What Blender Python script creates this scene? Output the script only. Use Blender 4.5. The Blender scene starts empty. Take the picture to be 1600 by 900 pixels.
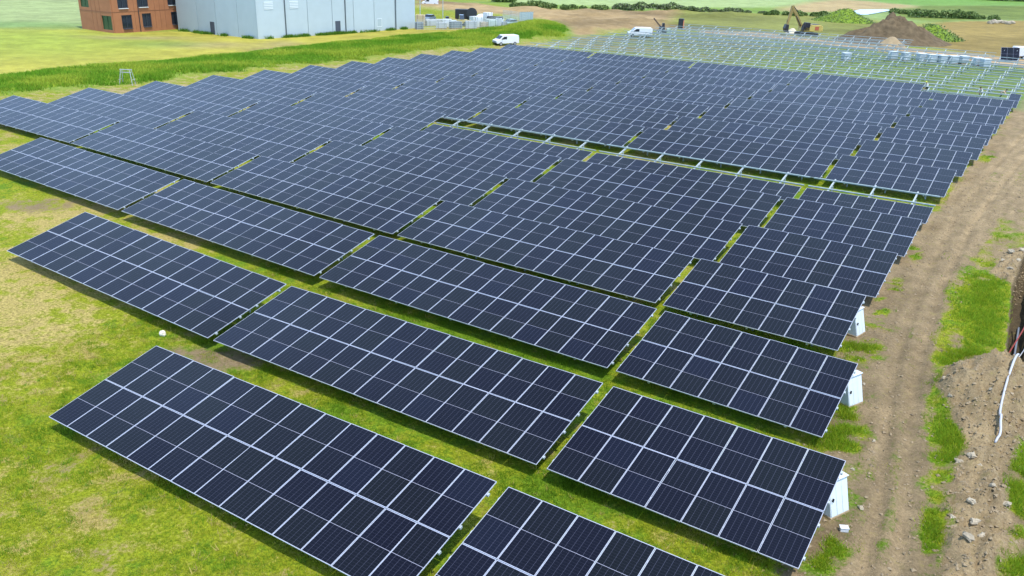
import bpy, math, random
import numpy as np
from mathutils import Matrix, Vector
random.seed(7); RNG = np.random.default_rng(11)
R = math.radians
SC = bpy.context.scene
COL = SC.collection
# ------------------------------------------------------------------ camera
F_PX, YAW, PITCH, ROLL, CAM_H = 1310.17, -0.578589, 0.3839796, 0.0331224, 15.2323
TILT, GAP = 0.2328032, 0.37522
PW, PH = 1.134 + .02, 2.278 + .02            # panel pitch across and along the slope
HL = 0.52                                     # low panel edge above ground
fw = np.array([math.sin(YAW)*math.cos(PITCH), math.cos(YAW)*math.cos(PITCH), -math.sin(PITCH)])
r0 = np.array([math.cos(YAW), -math.sin(YAW), 0.]); u0 = np.cross(r0, fw)
rt = math.cos(ROLL)*r0 + math.sin(ROLL)*u0
up = -math.sin(ROLL)*r0 + math.cos(ROLL)*u0
cam = bpy.data.cameras.new('camera'); camo = bpy.data.objects.new('camera', cam); COL.objects.link(camo)
cam.sensor_width = 36; cam.lens = F_PX/1600*36; cam.clip_start = .5; cam.clip_end = 6000
camo.matrix_world = Matrix(((rt[0], up[0], -fw[0], 0), (rt[1], up[1], -fw[1], 0), (rt[2], up[2], -fw[2], CAM_H), (0, 0, 0, 1)))
SC.camera = camo
# ------------------------------------------------------------------ sky, sun, exposure
SUN_AZ, SUN_EL = 104, 69
W = bpy.data.worlds.new('World'); SC.world = W; W.use_nodes = True
nt = W.node_tree; sky = nt.nodes.new('ShaderNodeTexSky'); sky.sky_type = 'NISHITA'; sky.sun_disc = False
sky.sun_elevation = R(SUN_EL); sky.sun_rotation = R(SUN_AZ); sky.air_density = 1.0; sky.dust_density = 1.2; sky.ozone_density = 1.0
tcw = nt.nodes.new('ShaderNodeTexCoord'); nzw = nt.nodes.new('ShaderNodeTexNoise'); nzw.inputs['Scale'].default_value = 2.2; nzw.inputs['Detail'].default_value = 7
nt.links.new(tcw.outputs['Generated'], nzw.inputs['Vector']); mrw = nt.nodes.new('ShaderNodeMapRange'); mrw.inputs[1].default_value = .35; mrw.inputs[2].default_value = .7; mrw.inputs[3].default_value = .05; mrw.inputs[4].default_value = .22
nt.links.new(nzw.outputs[0], mrw.inputs[0]); mxw = nt.nodes.new('ShaderNodeMix'); mxw.data_type = 'RGBA'; 
spw = nt.nodes.new('ShaderNodeSeparateXYZ'); nt.links.new(tcw.outputs['Generated'], spw.inputs[0])
def wm(op, a, b=0.):
    n = nt.nodes.new('ShaderNodeMath'); n.operation = op
    for i, k in enumerate((a, b)):
        if isinstance(k, bpy.types.NodeSocket): nt.links.new(k, n.inputs[i])
        else: n.inputs[i].default_value = k
    return n.outputs[0]
tau = wm('DIVIDE', mrw.outputs[0], wm('MAXIMUM', spw.outputs[2], .05))          # a thin cloud layer: the slant path thickens towards the horizon
nt.links.new(wm('SUBTRACT', 1., wm('EXPONENT', wm('MULTIPLY', tau, -1.))), mxw.inputs[0])
nt.links.new(sky.outputs[0], mxw.inputs[6]); mxw.inputs[7].default_value = (19.5, 30.0, 46.0, 1)      # thin bright cloud veil over the blue
nt.links.new(mxw.outputs[2], nt.nodes['Background'].inputs[0]); nt.nodes['Background'].inputs[1].default_value = 0.085
sun = bpy.data.lights.new('sun', 'SUN'); suno = bpy.data.objects.new('sun', sun); COL.objects.link(suno)
sun.energy = 4.0; sun.angle = R(1.2); sun.color = (1, .955, .885)
sd = Vector((math.sin(R(SUN_AZ))*math.cos(R(SUN_EL)), math.cos(R(SUN_AZ))*math.cos(R(SUN_EL)), math.sin(R(SUN_EL))))
suno.rotation_euler = sd.to_track_quat('Z', 'Y').to_euler()
SC.view_settings.view_transform = 'Standard'; SC.view_settings.look = 'None'; SC.view_settings.gamma = 1
SC.view_settings.exposure = 0.32
# ------------------------------------------------------------------ terrain field
GX = np.array([-90, -65, -45, -28, -12, -2.]); GY = np.array([10, 20, 30, 42, 55, 70, 90, 118.])
GZ = np.array([0.5554, 0.6067, 0.6470, 0.5127, 0.2818, 0.0749, -0.1894, -0.5050, 0.1657, 0.2647, 0.3662, 0.2711, 0.1271, 0.0162, -0.1263, -0.3201,
 -0.3014, -0.1882, 0.0038, -0.0304, -0.0305, -0.0120, -0.0321, -0.1621, -0.6204, -0.5679, -0.2345, -0.2545, -0.1409, 0.0359, 0.1029, -0.0965,
 -0.1363, -0.2442, -0.2012, -0.1751, -0.0917, 0.2147, 0.3156, -0.1139, 0.0378, -0.1704, -0.2733, -0.0831, 0.0883, 0.3257, 0.4199, -0.1329]).reshape(6, 8)
def zf(x, y):
    x = np.clip(np.asarray(x, float), GX[0], GX[-1]); y = np.clip(np.asarray(y, float), GY[0], GY[-1])
    i = np.clip(np.searchsorted(GX, x)-1, 0, 4); j = np.clip(np.searchsorted(GY, y)-1, 0, 6)
    a = (x-GX[i])/(GX[i+1]-GX[i]); b = (y-GY[j])/(GY[j+1]-GY[j])
    return GZ[i, j]*(1-a)*(1-b)+GZ[i+1, j]*a*(1-b)+GZ[i, j+1]*(1-a)*b+GZ[i+1, j+1]*a*b
def at(u, v, dz=0.):                          # the point of the (smooth) ground seen at a photo pixel
    d = fw + (u-800)/F_PX*rt - (v-450)/F_PX*up; z = -HL
    for _ in range(30):
        t = (z+dz-CAM_H)/d[2]; p = np.array([0, 0, CAM_H])+t*d; z = .5*z+.5*(float(zf(p[0], p[1]))-HL)
    return p
def _h(i, j, s): 
    n = (i.astype(np.int64)*374761393 + j.astype(np.int64)*668265263 + s*1442695041) & 0x7fffffff
    n = ((n ^ (n >> 13))*1274126177) & 0x7fffffff
    return ((n ^ (n >> 16)) & 0xffff)/65535.
def vnoise(x, y, s=0):
    xi = np.floor(x); yi = np.floor(y); a = x-xi; b = y-yi; a = a*a*(3-2*a); b = b*b*(3-2*b)
    return (_h(xi, yi, s)*(1-a)+_h(xi+1, yi, s)*a)*(1-b)+(_h(xi, yi+1, s)*(1-a)+_h(xi+1, yi+1, s)*a)*b
def fbm(x, y, s=0, o=4):
    t = 0; a = .5; k = 0
    for i in range(o): t = t+a*vnoise(x, y, s+i*17); k += a; a *= .5; x = x*2.03+3.1; y = y*2.03+1.7
    return t/k
def sstep(a, b, x): t = np.clip((x-a)/(b-a), 0, 1); return t*t*(3-2*t)
RH = rt[:2]/np.linalg.norm(rt[:2]); FH = fw[:2]/np.linalg.norm(fw[:2])
def wpoly(pts): return np.array([at(u, v)[:2] for u, v in pts])
def inpoly(x, y, P):
    c = np.zeros(np.shape(x), bool); n = len(P); j = n-1
    for i in range(n):
        xi, yi = P[i]; xj, yj = P[j]
        m = ((yi > y) != (yj > y)); 
        with np.errstate(divide='ignore', invalid='ignore'): c ^= m & (x < (xj-xi)*(y-yi)/(yj-yi+1e-12)+xi)
        j = i
    return c
def ell(x, y, E, soft=.5):                    # ellipse given as photo centre + radii, laid on the ground
    u, v, ru, rv = E; c = at(u, v); a = at(u+ru, v); b = at(u, v-rv)
    A = np.array([a[:2]-c[:2], b[:2]-c[:2]]).T; I = np.linalg.inv(A)
    X = I[0, 0]*(x-c[0])+I[0, 1]*(y-c[1]); Y = I[1, 0]*(x-c[0])+I[1, 1]*(y-c[1])
    return 1-sstep(1-soft, 1+soft, np.sqrt(X*X+Y*Y))
def segdist(x, y, pts):
    d = np.full(np.shape(x), 1e9)
    for (x0, y0), (x1, y1) in zip(pts[:-1], pts[1:]):
        dx, dy = x1-x0, y1-y0; t = np.clip(((x-x0)*dx+(y-y0)*dy)/(dx*dx+dy*dy), 0, 1)
        d = np.minimum(d, np.hypot(x-x0-t*dx, y-y0-t*dy))
    return d
# ---- zones on the ground
P_MEADOW = wpoly([(-900, 60), (-300, 55), (0, 44), (129, 42), (300, 45), (404, 55), (648, 42), (800, 42), (850, 40), (845, 46), (700, 54), (560, 67), (400, 86), (200, 104), (0, 122), (-300, 150), (-900, 210)])
P_BANK = wpoly([(-600, 172), (-300, 150), (0, 121), (200, 103), (400, 85), (560, 66), (700, 53), (800, 42), (850, 40), (885, 52), (880, 60), (840, 60), (770, 72), (700, 76), (560, 93), (400, 109), (200, 133), (0, 152), (-300, 190), (-600, 220)])
P_BANKDRY = wpoly([(-300, 190), (0, 152), (200, 133), (400, 109), (560, 93), (700, 76), (770, 72), (840, 60), (880, 60), (900, 75), (800, 120), (500, 170), (250, 190), (60, 190), (0, 210), (-300, 250)])
P_CROPL = wpoly([(-2500, -30), (-100, -30), (200, -30), (260, 30), (129, 41), (0, 43), (-300, 54), (-1500, 60)])
P_CROPT = wpoly([(640, -40), (1180, -40), (1320, -10), (1260, 3), (1190, 12), (1000, 12), (940, 10), (800, 5), (760, -3), (640, -6)])
P_CROPR = wpoly([(1300, -12), (1600, -20), (2200, -10), (2200, 10), (1600, 9), (1420, 8), (1330, -2)])
P_VERGE = wpoly([(700, 2), (780, 6), (800, 12), (940, 17), (1000, 17), (1190, 22), (1340, 24), (1340, 12), (1190, 10), (1000, 9), (800, 2)])
P_BROWN = wpoly([(640, 0), (700, 2), (790, 12), (940, 17), (1060, 18), (1200, 22), (1060, 32), (1100, 46), (1060, 50), (990, 46), (900, 60), (880, 50), (845, 38), (830, 28), (740, 22), (640, 10)])
P_MIX = wpoly([(1060, 18), (1200, 22), (1330, 24), (1420, 45), (1460, 60), (1420, 75), (1330, 72), (1240, 60), (1100, 47), (1040, 40)])
P_POND = wpoly([(1330, 19), (1345, 16.2), (1380, 15.4), (1390, 16.5), (1372, 19.5), (1352, 23), (1338, 22.6)])
P_TANF = wpoly([(1215, 14), (1260, 4), (1310, -1), (1360, 2), (1432, 9), (1425, 12), (1385, 15), (1335, 17), (1280, 19), (1230, 19)])
P_GREENR = wpoly([(1400, 14), (1440, 8), (1600, 9), (2000, 12), (2000, 30), (1600, 32), (1560, 30), (1450, 34), (1390, 26)])
P_TANR = wpoly([(1430, 40), (1470, 34), (1600, 32), (2000, 32), (2000, 110), (1600, 95), (1500, 82), (1440, 72), (1480, 60)])
P_ROADB = wpoly([(1090, 46), (1200, 52), (1250, 58), (1300, 64), (1400, 73), (1480, 80), (1600, 92), (1900, 120), (1900, 150), (1600, 108), (1480, 91), (1380, 82), (1290, 70), (1200, 60), (1090, 51)])
P_RACK = wpoly([(845, 68), (900, 57), (1080, 50), (1210, 59), (1300, 70), (1480, 92), (1620, 112), (1620, 175), (1400, 150), (1100, 105)])
P_TRACK = wpoly([(1160, 1100), (1210, 900), (1240, 800), (1270, 700), (1290, 600), (1310, 500), (1360, 430), (1420, 360), (1480, 305), (1512, 255), (1552, 205), (1592, 160), (1640, 128), (1720, 180), (1640, 250), (1580, 330), (1530, 400), (1490, 470), (1470, 560), (1458, 650), (1462, 740), (1480, 840), (1490, 950), (1500, 1100)])
P_CHURN = wpoly([(1490, 660), (1462, 612), (1490, 580), (1530, 562), (1640, 562), (1640, 660), (1590, 690), (1568, 760), (1580, 830), (1560, 880), (1550, 1000), (1480, 1000), (1470, 880), (1490, 830), (1480, 770), (1508, 700)])
P_CLODS = wpoly([(1545, 425), (1575, 395), (1640, 380), (1640, 450), (1590, 452), (1570, 440)])
RUTS = [wpoly([(1345, 900), (1375, 780), (1385, 650), (1400, 560), (1440, 440), (1490, 345), (1545, 270), (1620, 190)]),
        wpoly([(1400, 900), (1415, 800), (1420, 680), (1432, 580), (1470, 450), (1520, 350), (1580, 270), (1650, 190)])]
T0, T1 = at(1597, 452), at(1590, 580)
def ground_h(x, y):
    x = np.asarray(x, float); y = np.asarray(y, float)
    z = zf(x, y)-HL
    near = 1-sstep(40, 90, np.hypot(x, y-10))
    z = z+(fbm(x*.9, y*.9, 3)-.5)*.10*(near+.3)+(fbm(x*.12, y*.12, 5)-.5)*.25*sstep(0, 4, np.abs(x+40)-52)
    ch = np.maximum(inp_soft(x, y, P_CHURN, .5), .7*inp_soft(x, y, P_CLODS, .4))
    z = z+ch*(.12+.75*(fbm(x*1.1, y*1.1, 21)-.35)+.42*np.abs(fbm(x*2.4, y*2.4, 22)-.5)*3.4-.15)
    z = z+.75*ell(x, y, (1545, 612, 75, 36), .6)*(.7+.6*fbm(x*1.5, y*1.5, 9))
    for k, P in enumerate(RUTS):
        d = segdist(x, y, P); w_ = .7+.6*vnoise(x*.8, y*.5, 44); z = z-.075*w_*np.exp(-(d/.20)**4)+.035*w_*np.exp(-((d-.40)/.13)**2)
    # cable trench
    d = segdist(x, y, [T0[:2]+np.array([.1, 9.]), T0[:2], T1[:2]])
    z = z-.85*(1-sstep(.30, .42, d))
    # spoil ridges and mounds far away
    z = z+inp_soft(x, y, P_BROWN, 3)*1.1*np.maximum(fbm(x*.13, y*.13, 31)-.42, 0)*3
    z = z+.5*inp_soft(x, y, P_BANK, 3.5)*(.75+.5*fbm(x*.2, y*.2, 8))
    z = z+1.3*ell(x, y, (845, 49, 40, 8), .7)
    z = z-.6*np.exp(-((x+146)**2/300+(y-99)**2/260))
    z = z-.25*inp_soft(x, y, P_POND, 2)
    return z
def inp_soft(x, y, P, w):
    t = 0
    for k in range(8):
        a = k*math.pi/4+.3; n = (vnoise(x/(w*2)+k, y/(w*2), 40+k)-.5)*w
        t = t+inpoly(x+w*.6*math.cos(a)+n, y+w*.6*math.sin(a)-n, P)
    return t/8.
def gz1(x, y): return float(ground_h(np.array([x]), np.array([y]))[0])
def place(u, v): p = at(u, v); return Vector((p[0], p[1], gz1(p[0], p[1])))
# ------------------------------------------------------------------ materials
MATS = {}
def mat(name, col, rough=.6, metal=0., spec=.5, noise=0., nscale=6., bump=0., rand=0.):
    if name in MATS: return MATS[name]
    m = bpy.data.materials.new(name); m.use_nodes = True; t = m.node_tree; b = t.nodes['Principled BSDF']
    b.inputs['Base Color'].default_value = (*col, 1); b.inputs['Roughness'].default_value = rough
    b.inputs['Metallic'].default_value = metal; b.inputs['Specular IOR Level'].default_value = spec
    if noise or rand:
        tc = t.nodes.new('ShaderNodeTexCoord'); n = t.nodes.new('ShaderNodeTexNoise'); n.inputs['Scale'].default_value = nscale; n.inputs['Detail'].default_value = 6
        t.links.new(tc.outputs['Object'], n.inputs['Vector'])
        mr = t.nodes.new('ShaderNodeMapRange'); mr.inputs[1].default_value = .25; mr.inputs[2].default_value = .75; mr.inputs[3].default_value = 1-noise; mr.inputs[4].default_value = 1+noise
        t.links.new(n.outputs[0], mr.inputs[0])
        mx = t.nodes.new('ShaderNodeVectorMath'); mx.operation = 'SCALE'; mx.inputs[0].default_value = col
        src = mr.outputs[0]
        if rand:
            oi = t.nodes.new('ShaderNodeObjectInfo'); m2 = t.nodes.new('ShaderNodeMapRange'); m2.inputs[3].default_value = 1-rand; m2.inputs[4].default_value = 1+rand
            t.links.new(oi.outputs['Random'], m2.inputs[0]); mm = t.nodes.new('ShaderNodeMath'); mm.operation = 'MULTIPLY'
            t.links.new(src, mm.inputs[0]); t.links.new(m2.outputs[0], mm.inputs[1]); src = mm.outputs[0]
        t.links.new(src, mx.inputs['Scale']); t.links.new(mx.outputs[0], b.inputs['Base Color'])
        if bump:
            bp = t.nodes.new('ShaderNodeBump'); bp.inputs['Distance'].default_value = bump; t.links.new(n.outputs[0], bp.inputs['Height']); t.links.new(bp.outputs[0], b.inputs['Normal'])
    MATS[name] = m; return m
class NT:
    def __init__(s, t): s.t = t
    def n(s, typ, **kw):
        x = s.t.nodes.new(typ)
        for k, v in kw.items(): setattr(x, k, v)
        return x
    def put(s, inp, v):
        if hasattr(v, 'is_output') or isinstance(v, bpy.types.NodeSocket): s.t.links.new(v, inp)
        else: inp.default_value = v
    def math(s, op, a, b=0., c=0.):
        x = s.n('ShaderNodeMath', operation=op); s.put(x.inputs[0], a); s.put(x.inputs[1], b); s.put(x.inputs[2], c); return x.outputs[0]
    def mix(s, f, a, b, mode='MIX'):
        x = s.n('ShaderNodeMix', data_type='RGBA', blend_type=mode); s.put(x.inputs[0], f)
        s.put(x.inputs[6], (*a, 1) if isinstance(a, tuple) else a); s.put(x.inputs[7], (*b, 1) if isinstance(b, tuple) else b); return x.outputs[2]
    def noise(s, vec, scale, detail=5, rough=.6):
        x = s.n('ShaderNodeTexNoise'); s.put(x.inputs['Vector'], vec); x.inputs['Scale'].default_value = scale; x.inputs['Detail'].default_value = detail; x.inputs['Roughness'].default_value = rough; return x.outputs[0]
    def rng(s, v, a, b, c, d):
        x = s.n('ShaderNodeMapRange', interpolation_type='SMOOTHSTEP'); s.put(x.inputs[0], v)
        for i, k in enumerate((a, b, c, d)): x.inputs[i+1].default_value = k
        return x.outputs[0]
LUSH = (.108, .192, .010); MID = (.205, .235, .012); STRAW = (.345, .275, .090)
def ground_mat():
    m = bpy.data.materials.new('ground_cover'); m.use_nodes = True; t = NT(m.node_tree); b = m.node_tree.nodes['Principled BSDF']
    P = t.n('ShaderNodeNewGeometry').outputs['Position']
    at_ = lambda nm, o: t.n('ShaderNodeAttribute', attribute_name=nm).outputs[o]
    dirt, dry, fw_, soil, far = at_('dirt', 'Fac'), at_('dry', 'Fac'), at_('farw', 'Fac'), at_('soil', 'Color'), at_('far', 'Color')
    n1 = t.noise(P, 9., 6, .7); n2 = t.noise(P, 1.1, 8, .68); n3 = t.noise(P, 34., 4, .7); n4 = t.noise(P, .25, 4, .6)
    dd = t.math('ADD', dry, t.math('MULTIPLY', t.math('SUBTRACT', n2, .5), 2.3))
    dd = t.math('ADD', dd, t.math('MULTIPLY', t.math('SUBTRACT', n1, .5), .9))
    g = t.mix(t.rng(dd, .05, .5, 0, 1), LUSH, MID); g = t.mix(t.rng(dd, .52, .95, 0, 1), g, STRAW)
    g = t.mix(1., g, t.rng(n1, .25, .75, .50, 1.40), 'MULTIPLY'); g = t.mix(1., g, t.rng(n3, .25, .75, .60, 1.36), 'MULTIPLY')
    s = t.mix(1., soil, t.rng(n2, .25, .75, .78, 1.2), 'MULTIPLY'); s = t.mix(1., s, t.rng(n1, .25, .75, .72, 1.25), 'MULTIPLY'); s = t.mix(1., s, t.rng(n3, .2, .8, .75, 1.25), 'MULTIPLY')
    s = t.mix(t.rng(t.noise(P, 2.6, 7, .72), .52, .72, 0, .55), s, (.215, .185, .060)); s = t.mix(t.rng(t.noise(P, 5.5, 6, .75), .58, .74, 0, .75), s, (.085, .066, .040)); s = t.mix(t.rng(t.noise(P, 7.5, 5, .7), .62, .76, 0, .7), s, (.34, .27, .165))
    dm = t.math('ADD', dirt, t.math('MULTIPLY', t.math('SUBTRACT', n2, .5), 1.1)); dm = t.math('ADD', dm, t.math('MULTIPLY', t.math('SUBTRACT', n1, .5), .7))
    c = t.mix(t.rng(dm, .36, .66, 0, 1), g, s)
    f = t.mix(1., far, t.rng(n4, .3, .7, .85, 1.16), 'MULTIPLY'); f = t.mix(1., f, t.rng(n2, .25, .75, .86, 1.14), 'MULTIPLY'); f = t.mix(1., f, t.rng(n1, .25, .75, .85, 1.15), 'MULTIPLY')
    c = t.mix(fw_, c, f); t.put(b.inputs['Base Color'], c)
    b.inputs['Roughness'].default_value = .95; b.inputs['Specular IOR Level'].default_value = .12
    bp = t.n('ShaderNodeBump'); bp.inputs['Distance'].default_value = .06; bp.inputs['Strength'].default_value = .8; t.put(bp.inputs['Height'], t.math('ADD', n1, t.math('MULTIPLY', n3, .5))); t.put(b.inputs['Normal'], bp.outputs[0])
    return m
def blade_mat(name):
    m = bpy.data.materials.new(name); m.use_nodes = True; t = NT(m.node_tree); b = m.node_tree.nodes['Principled BSDF']
    c = t.n('ShaderNodeAttribute', attribute_name='col').outputs['Color']; t.put(b.inputs['Base Color'], c); b.inputs['Roughness'].default_value = .8; b.inputs['Specular IOR Level'].default_value = .2
    tr = t.n('ShaderNodeBsdfTranslucent'); t.put(tr.inputs[0], c); mx = t.n('ShaderNodeMixShader'); mx.inputs[0].default_value = .45
    t.put(mx.inputs[1], b.outputs[0]); t.put(mx.inputs[2], tr.outputs[0]); t.put(m.node_tree.nodes['Material Output'].inputs[0], mx.outputs[0]); return m
def cell_mat():
    m = bpy.data.materials.new('solar_cells'); m.use_nodes = True; t = NT(m.node_tree); b = m.node_tree.nodes['Principled BSDF']
    uv = t.n('ShaderNodeUVMap').outputs[0]; sp = t.n('ShaderNodeSeparateXYZ'); t.put(sp.inputs[0], uv)
    def line(x, w): return t.math('GREATER_THAN', t.math('ABSOLUTE', t.math('SUBTRACT', t.math('FRACT', x), .5)), .5-w)
    lv, lh = line(sp.outputs[0], .024), line(sp.outputs[1], .030)
    bus = line(t.math('MULTIPLY', sp.outputs[0], 5.), .035)
    oi = t.n('ShaderNodeObjectInfo').outputs['Random']
    base = t.mix(t.rng(oi, .0, 1., 0, 1), (.0020, .0017, .0075), (.0030, .0036, .0052))
    base = t.mix(t.math('GREATER_THAN', oi, .93), base, (.0030, .0036, .0120))
    c = t.mix(t.math('MULTIPLY', bus, .05), base, (.20, .20, .24)); c = t.mix(t.math('MULTIPLY', lh, .30), c, (.065, .065, .10)); c = t.mix(t.math('MULTIPLY', lv, .50), c, (.10, .105, .16))
    t.put(b.inputs['Base Color'], c); b.inputs['Roughness'].default_value = .06; b.inputs['IOR'].default_value = 1.38       # anti-reflective glass
    return m
M_ALU = mat('anodised_frame', (.56, .60, .70), .38, .25, .5, .06, 3.)
M_BACK = mat('white_backsheet', (.36, .37, .47), .25, 0, .25)
M_CELL = cell_mat()
M_GALV = mat('galvanised_steel', (.40, .455, .47), .5, .15, .5, .18, 4., rand=.08)
M_PURL = mat('dull_zinc', (.25, .315, .33), .6, .1, .4, .2, 4., rand=.1)
M_BLACK = mat('black_plastic', (.012, .012, .014), .5)
M_DARK = mat('dark_metal', (.03, .032, .036), .45, .3)
M_TYRE = mat('tyre_rubber', (.018, .018, .018), .85)
M_GLASS = mat('dark_glass', (.02, .025, .035), .08, 0, .6)
M_WHITE = mat('white_paint', (.66, .67, .69), .3, 0, .5, .03, 2.)
M_YEL = mat('yellow_paint', (.50, .39, .10), .4, 0, .5, .12, 2.)
M_WOOD = mat('raw_timber', (.34, .24, .13), .8, 0, .2, .2, 5.)
M_STONE = mat('pale_stone', (.36, .31, .23), .9, 0, .2, .2, 5., .05, .18)
# ------------------------------------------------------------------ mesh helpers
class MB:
    def __init__(s): s.v = []; s.f = []; s.m = []; s.uv = {}
    def add(s, V, Fs, m=0, M=None):
        o = len(s.v)
        s.v += [tuple(M @ Vector(p)) if M is not None else tuple(p) for p in V]
        s.f += [tuple(i+o for i in f) for f in Fs]; s.m += [m]*len(Fs); return s
    def box(s, c, d, m=0, M=None, taper=1.):
        x, y, z = (k/2 for k in d); a = taper
        V = [(-x, -y, -z), (x, -y, -z), (x, y, -z), (-x, y, -z), (-x*a, -y*a, z), (x*a, -y*a, z), (x*a, y*a, z), (-x*a, y*a, z)]
        V = [(p[0]+c[0], p[1]+c[1], p[2]+c[2]) for p in V]
        return s.add(V, [(0, 3, 2, 1), (4, 5, 6, 7), (0, 1, 5, 4), (1, 2, 6, 5), (2, 3, 7, 6), (3, 0, 4, 7)], m, M)
    def beam(s, a, b, w, h, m=0, upv=(0, 0, 1)):
        a = Vector(a); b = Vector(b); d = (b-a); L = d.length; x = d/L; z = Vector(upv); y = z.cross(x)
        if y.length < 1e-4: y = Vector((0, 1, 0)).cross(x)
        y.normalize(); z = x.cross(y); M = Matrix((( x[0], y[0], z[0], (a[0]+b[0])/2), (x[1], y[1], z[1], (a[1]+b[1])/2), (x[2], y[2], z[2], (a[2]+b[2])/2), (0, 0, 0, 1)))
        return s.box((0, 0, 0), (L, w, h), m, M)
    def tube(s, pts, r, n=8, m=0, r1=None, cap=True):
        pts = [Vector(p) for p in pts]; o = len(s.v); N = len(pts)
        for i, p in enumerate(pts):
            d = (pts[min(i+1, N-1)]-pts[max(i-1, 0)]).normalized(); u = d.cross(Vector((0, 0, 1)))
            if u.length < 1e-3: u = Vector((1, 0, 0))
            u.normalize(); w = d.cross(u); rr = r if r1 is None else r+(r1-r)*i/(N-1)
            for k in range(n): q = p+rr*(u*math.cos(2*math.pi*k/n)+w*math.sin(2*math.pi*k/n)); s.v.append(tuple(q))
        F = [(o+i*n+k, o+i*n+(k+1) % n, o+(i+1)*n+(k+1) % n, o+(i+1)*n+k) for i in range(N-1) for k in range(n)]
        if cap: F += [tuple(o+k for k in range(n))[::-1], tuple(o+(N-1)*n+k for k in range(n))]
        s.f += F; s.m += [m]*len(F); return s
    def prism(s, prof, y0, y1, m=0, M=None):      # profile in x,z extruded along y
        n = len(prof); V = [(x, y0, z) for x, z in prof]+[(x, y1, z) for x, z in prof]
        F = [tuple(range(n)), tuple(range(2*n-1, n-1, -1))]+[(i, i+n, (i+1) % n+n, (i+1) % n) for i in range(n)]
        return s.add(V, F, m, M)
    def blob(s, c, r, n=10, k=6, amp=.25, m=0, seed=0, flat=1.):
        o = len(s.v); rg = random.Random(seed); ph = [rg.uniform(0, 9) for _ in range(6)]
        for i in range(k+1):
            th = math.pi*i/k
            for j in range(n):
                fi = 2*math.pi*j/n
                q = 1+amp*(math.sin(2*fi+ph[0])*math.sin(th*2+ph[1])+.6*math.sin(3*fi+ph[2]+2*th)+.4*rg.uniform(-1, 1))*math.sin(th)
                s.v.append((c[0]+r[0]*q*math.sin(th)*math.cos(fi), c[1]+r[1]*q*math.sin(th)*math.sin(fi), c[2]+r[2]*q*math.cos(th)*flat))
        F = [(o+i*n+j, o+(i+1)*n+j, o+(i+1)*n+(j+1) % n, o+i*n+(j+1) % n) for i in range(k) for j in range(n)]
        s.f += F; s.m += [m]*len(F); return s
    def mesh(s, name, mats, smooth=False):
        me = bpy.data.meshes.new(name); me.from_pydata(s.v, [], s.f)
        for k in (mats if isinstance(mats, (list, tuple)) else [mats]): me.materials.append(k)
        me.polygons.foreach_set('material_index', s.m)
        if smooth: me.polygons.foreach_set('use_smooth', [True]*len(s.f))
        me.update(); return me
    def build(s, name, mats, parent=None, loc=(0, 0, 0), rot=(0, 0, 0), bevel=0., smooth=False):
        o = link(name, s.mesh(name, mats, smooth), parent, loc, rot)
        if bevel: b = o.modifiers.new('bevel', 'BEVEL'); b.width = bevel; b.segments = 2; b.limit_method = 'ANGLE'
        return o
def link(name, me, parent=None, loc=(0, 0, 0), rot=(0, 0, 0)):
    o = bpy.data.objects.new(name, me); COL.objects.link(o); o.location = loc; o.rotation_euler = rot
    if parent: o.parent = parent
    return o
def tag(o, label, cat=None, group=None):
    o['label'] = label
    if cat: o['category'] = cat
    if group: o['group'] = group
    return o
def thing(name, label, cat, loc=(0, 0, 0), rz=0., group=None):
    o = bpy.data.objects.new(name, None); COL.objects.link(o); o.location = loc; o.rotation_euler = (0, 0, rz); o.empty_display_size = .3
    return tag(o, label, cat, group)
def setting(o): o['kind'] = 'structure'; return o
# ------------------------------------------------------------------ the ground
def axis(segs):
    out = []
    for a, b, d0, d1 in segs:
        x = a; L = b-a
        while x < b-1e-6: out.append(x); x += d0+(d1-d0)*((x-a)/L)
    out.append(segs[-1][1]); return np.array(out)
ax = axis([(-2500, -260, 220, 14), (-260, -110, 12, 1.5), (-110, -36, 1.3, .5), (-36, -4, .28, .22), (-4, 3.5, .12, .12), (3.5, 12, .2, 1.2), (12, 120, 1.5, 14), (120, 1500, 20, 200)])
ay = axis([(-300, 0, 60, 3), (0, 10, 1.5, .3), (10, 50, .22, .26), (50, 110, .3, .8), (110, 230, .8, 2.), (230, 420, 2., 8), (420, 3800, 10, 260)])
XX, YY = np.meshgrid(ax, ay); X = XX.ravel(); Y = YY.ravel(); Z = ground_h(X, Y)
dist = np.hypot(X, Y)
dirt = np.zeros(len(X)); dry = np.full(len(X), .50); soil = np.tile(np.array([.212, .158, .090]), (len(X), 1)); far = np.zeros((len(X), 3)); farw = np.zeros(len(X))
big = fbm(X*.07, Y*.07, 51); med = fbm(X*.3, Y*.3, 52)
dry += (big-.5)*.8+(med-.5)*.75
for E, w in [((110, 420, 190, 130), .22), ((60, 320, 110, 25), .28), ((70, 560, 120, 60), .12), ((120, 640, 100, 50), -.05), ((120, 800, 60, 40), .10), ((300, 860, 120, 40), .04), ((440, 830, 120, 60), -.25), ((560, 680, 230, 60), -.30), ((730, 560, 260, 45), -.25), ((950, 760, 160, 50), -.35), ((1100, 660, 120, 40), -.35), ((620, 470, 150, 40), -.1), ((200, 90, 10, 10), 0)]:
    dry += w*ell(X, Y, E, .6)
for E, w in [((330, 562, 120, 26), .62), ((285, 527, 45, 14), .45), ((60, 322, 90, 14), .55), ((170, 590, 60, 16), .45), ((30, 575, 50, 14), .35), ((455, 600, 60, 14), .35), ((45, 690, 30, 14), .25), ((190, 335, 25, 8), .4), ((200, 770, 22, 10), .28), ((185, 745, 12, 5), .3), ((85, 760, 40, 14), .22), ((160, 860, 60, 16), .22)]:
    dirt = np.maximum(dirt, w*ell(X, Y, E, .7))
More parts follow.
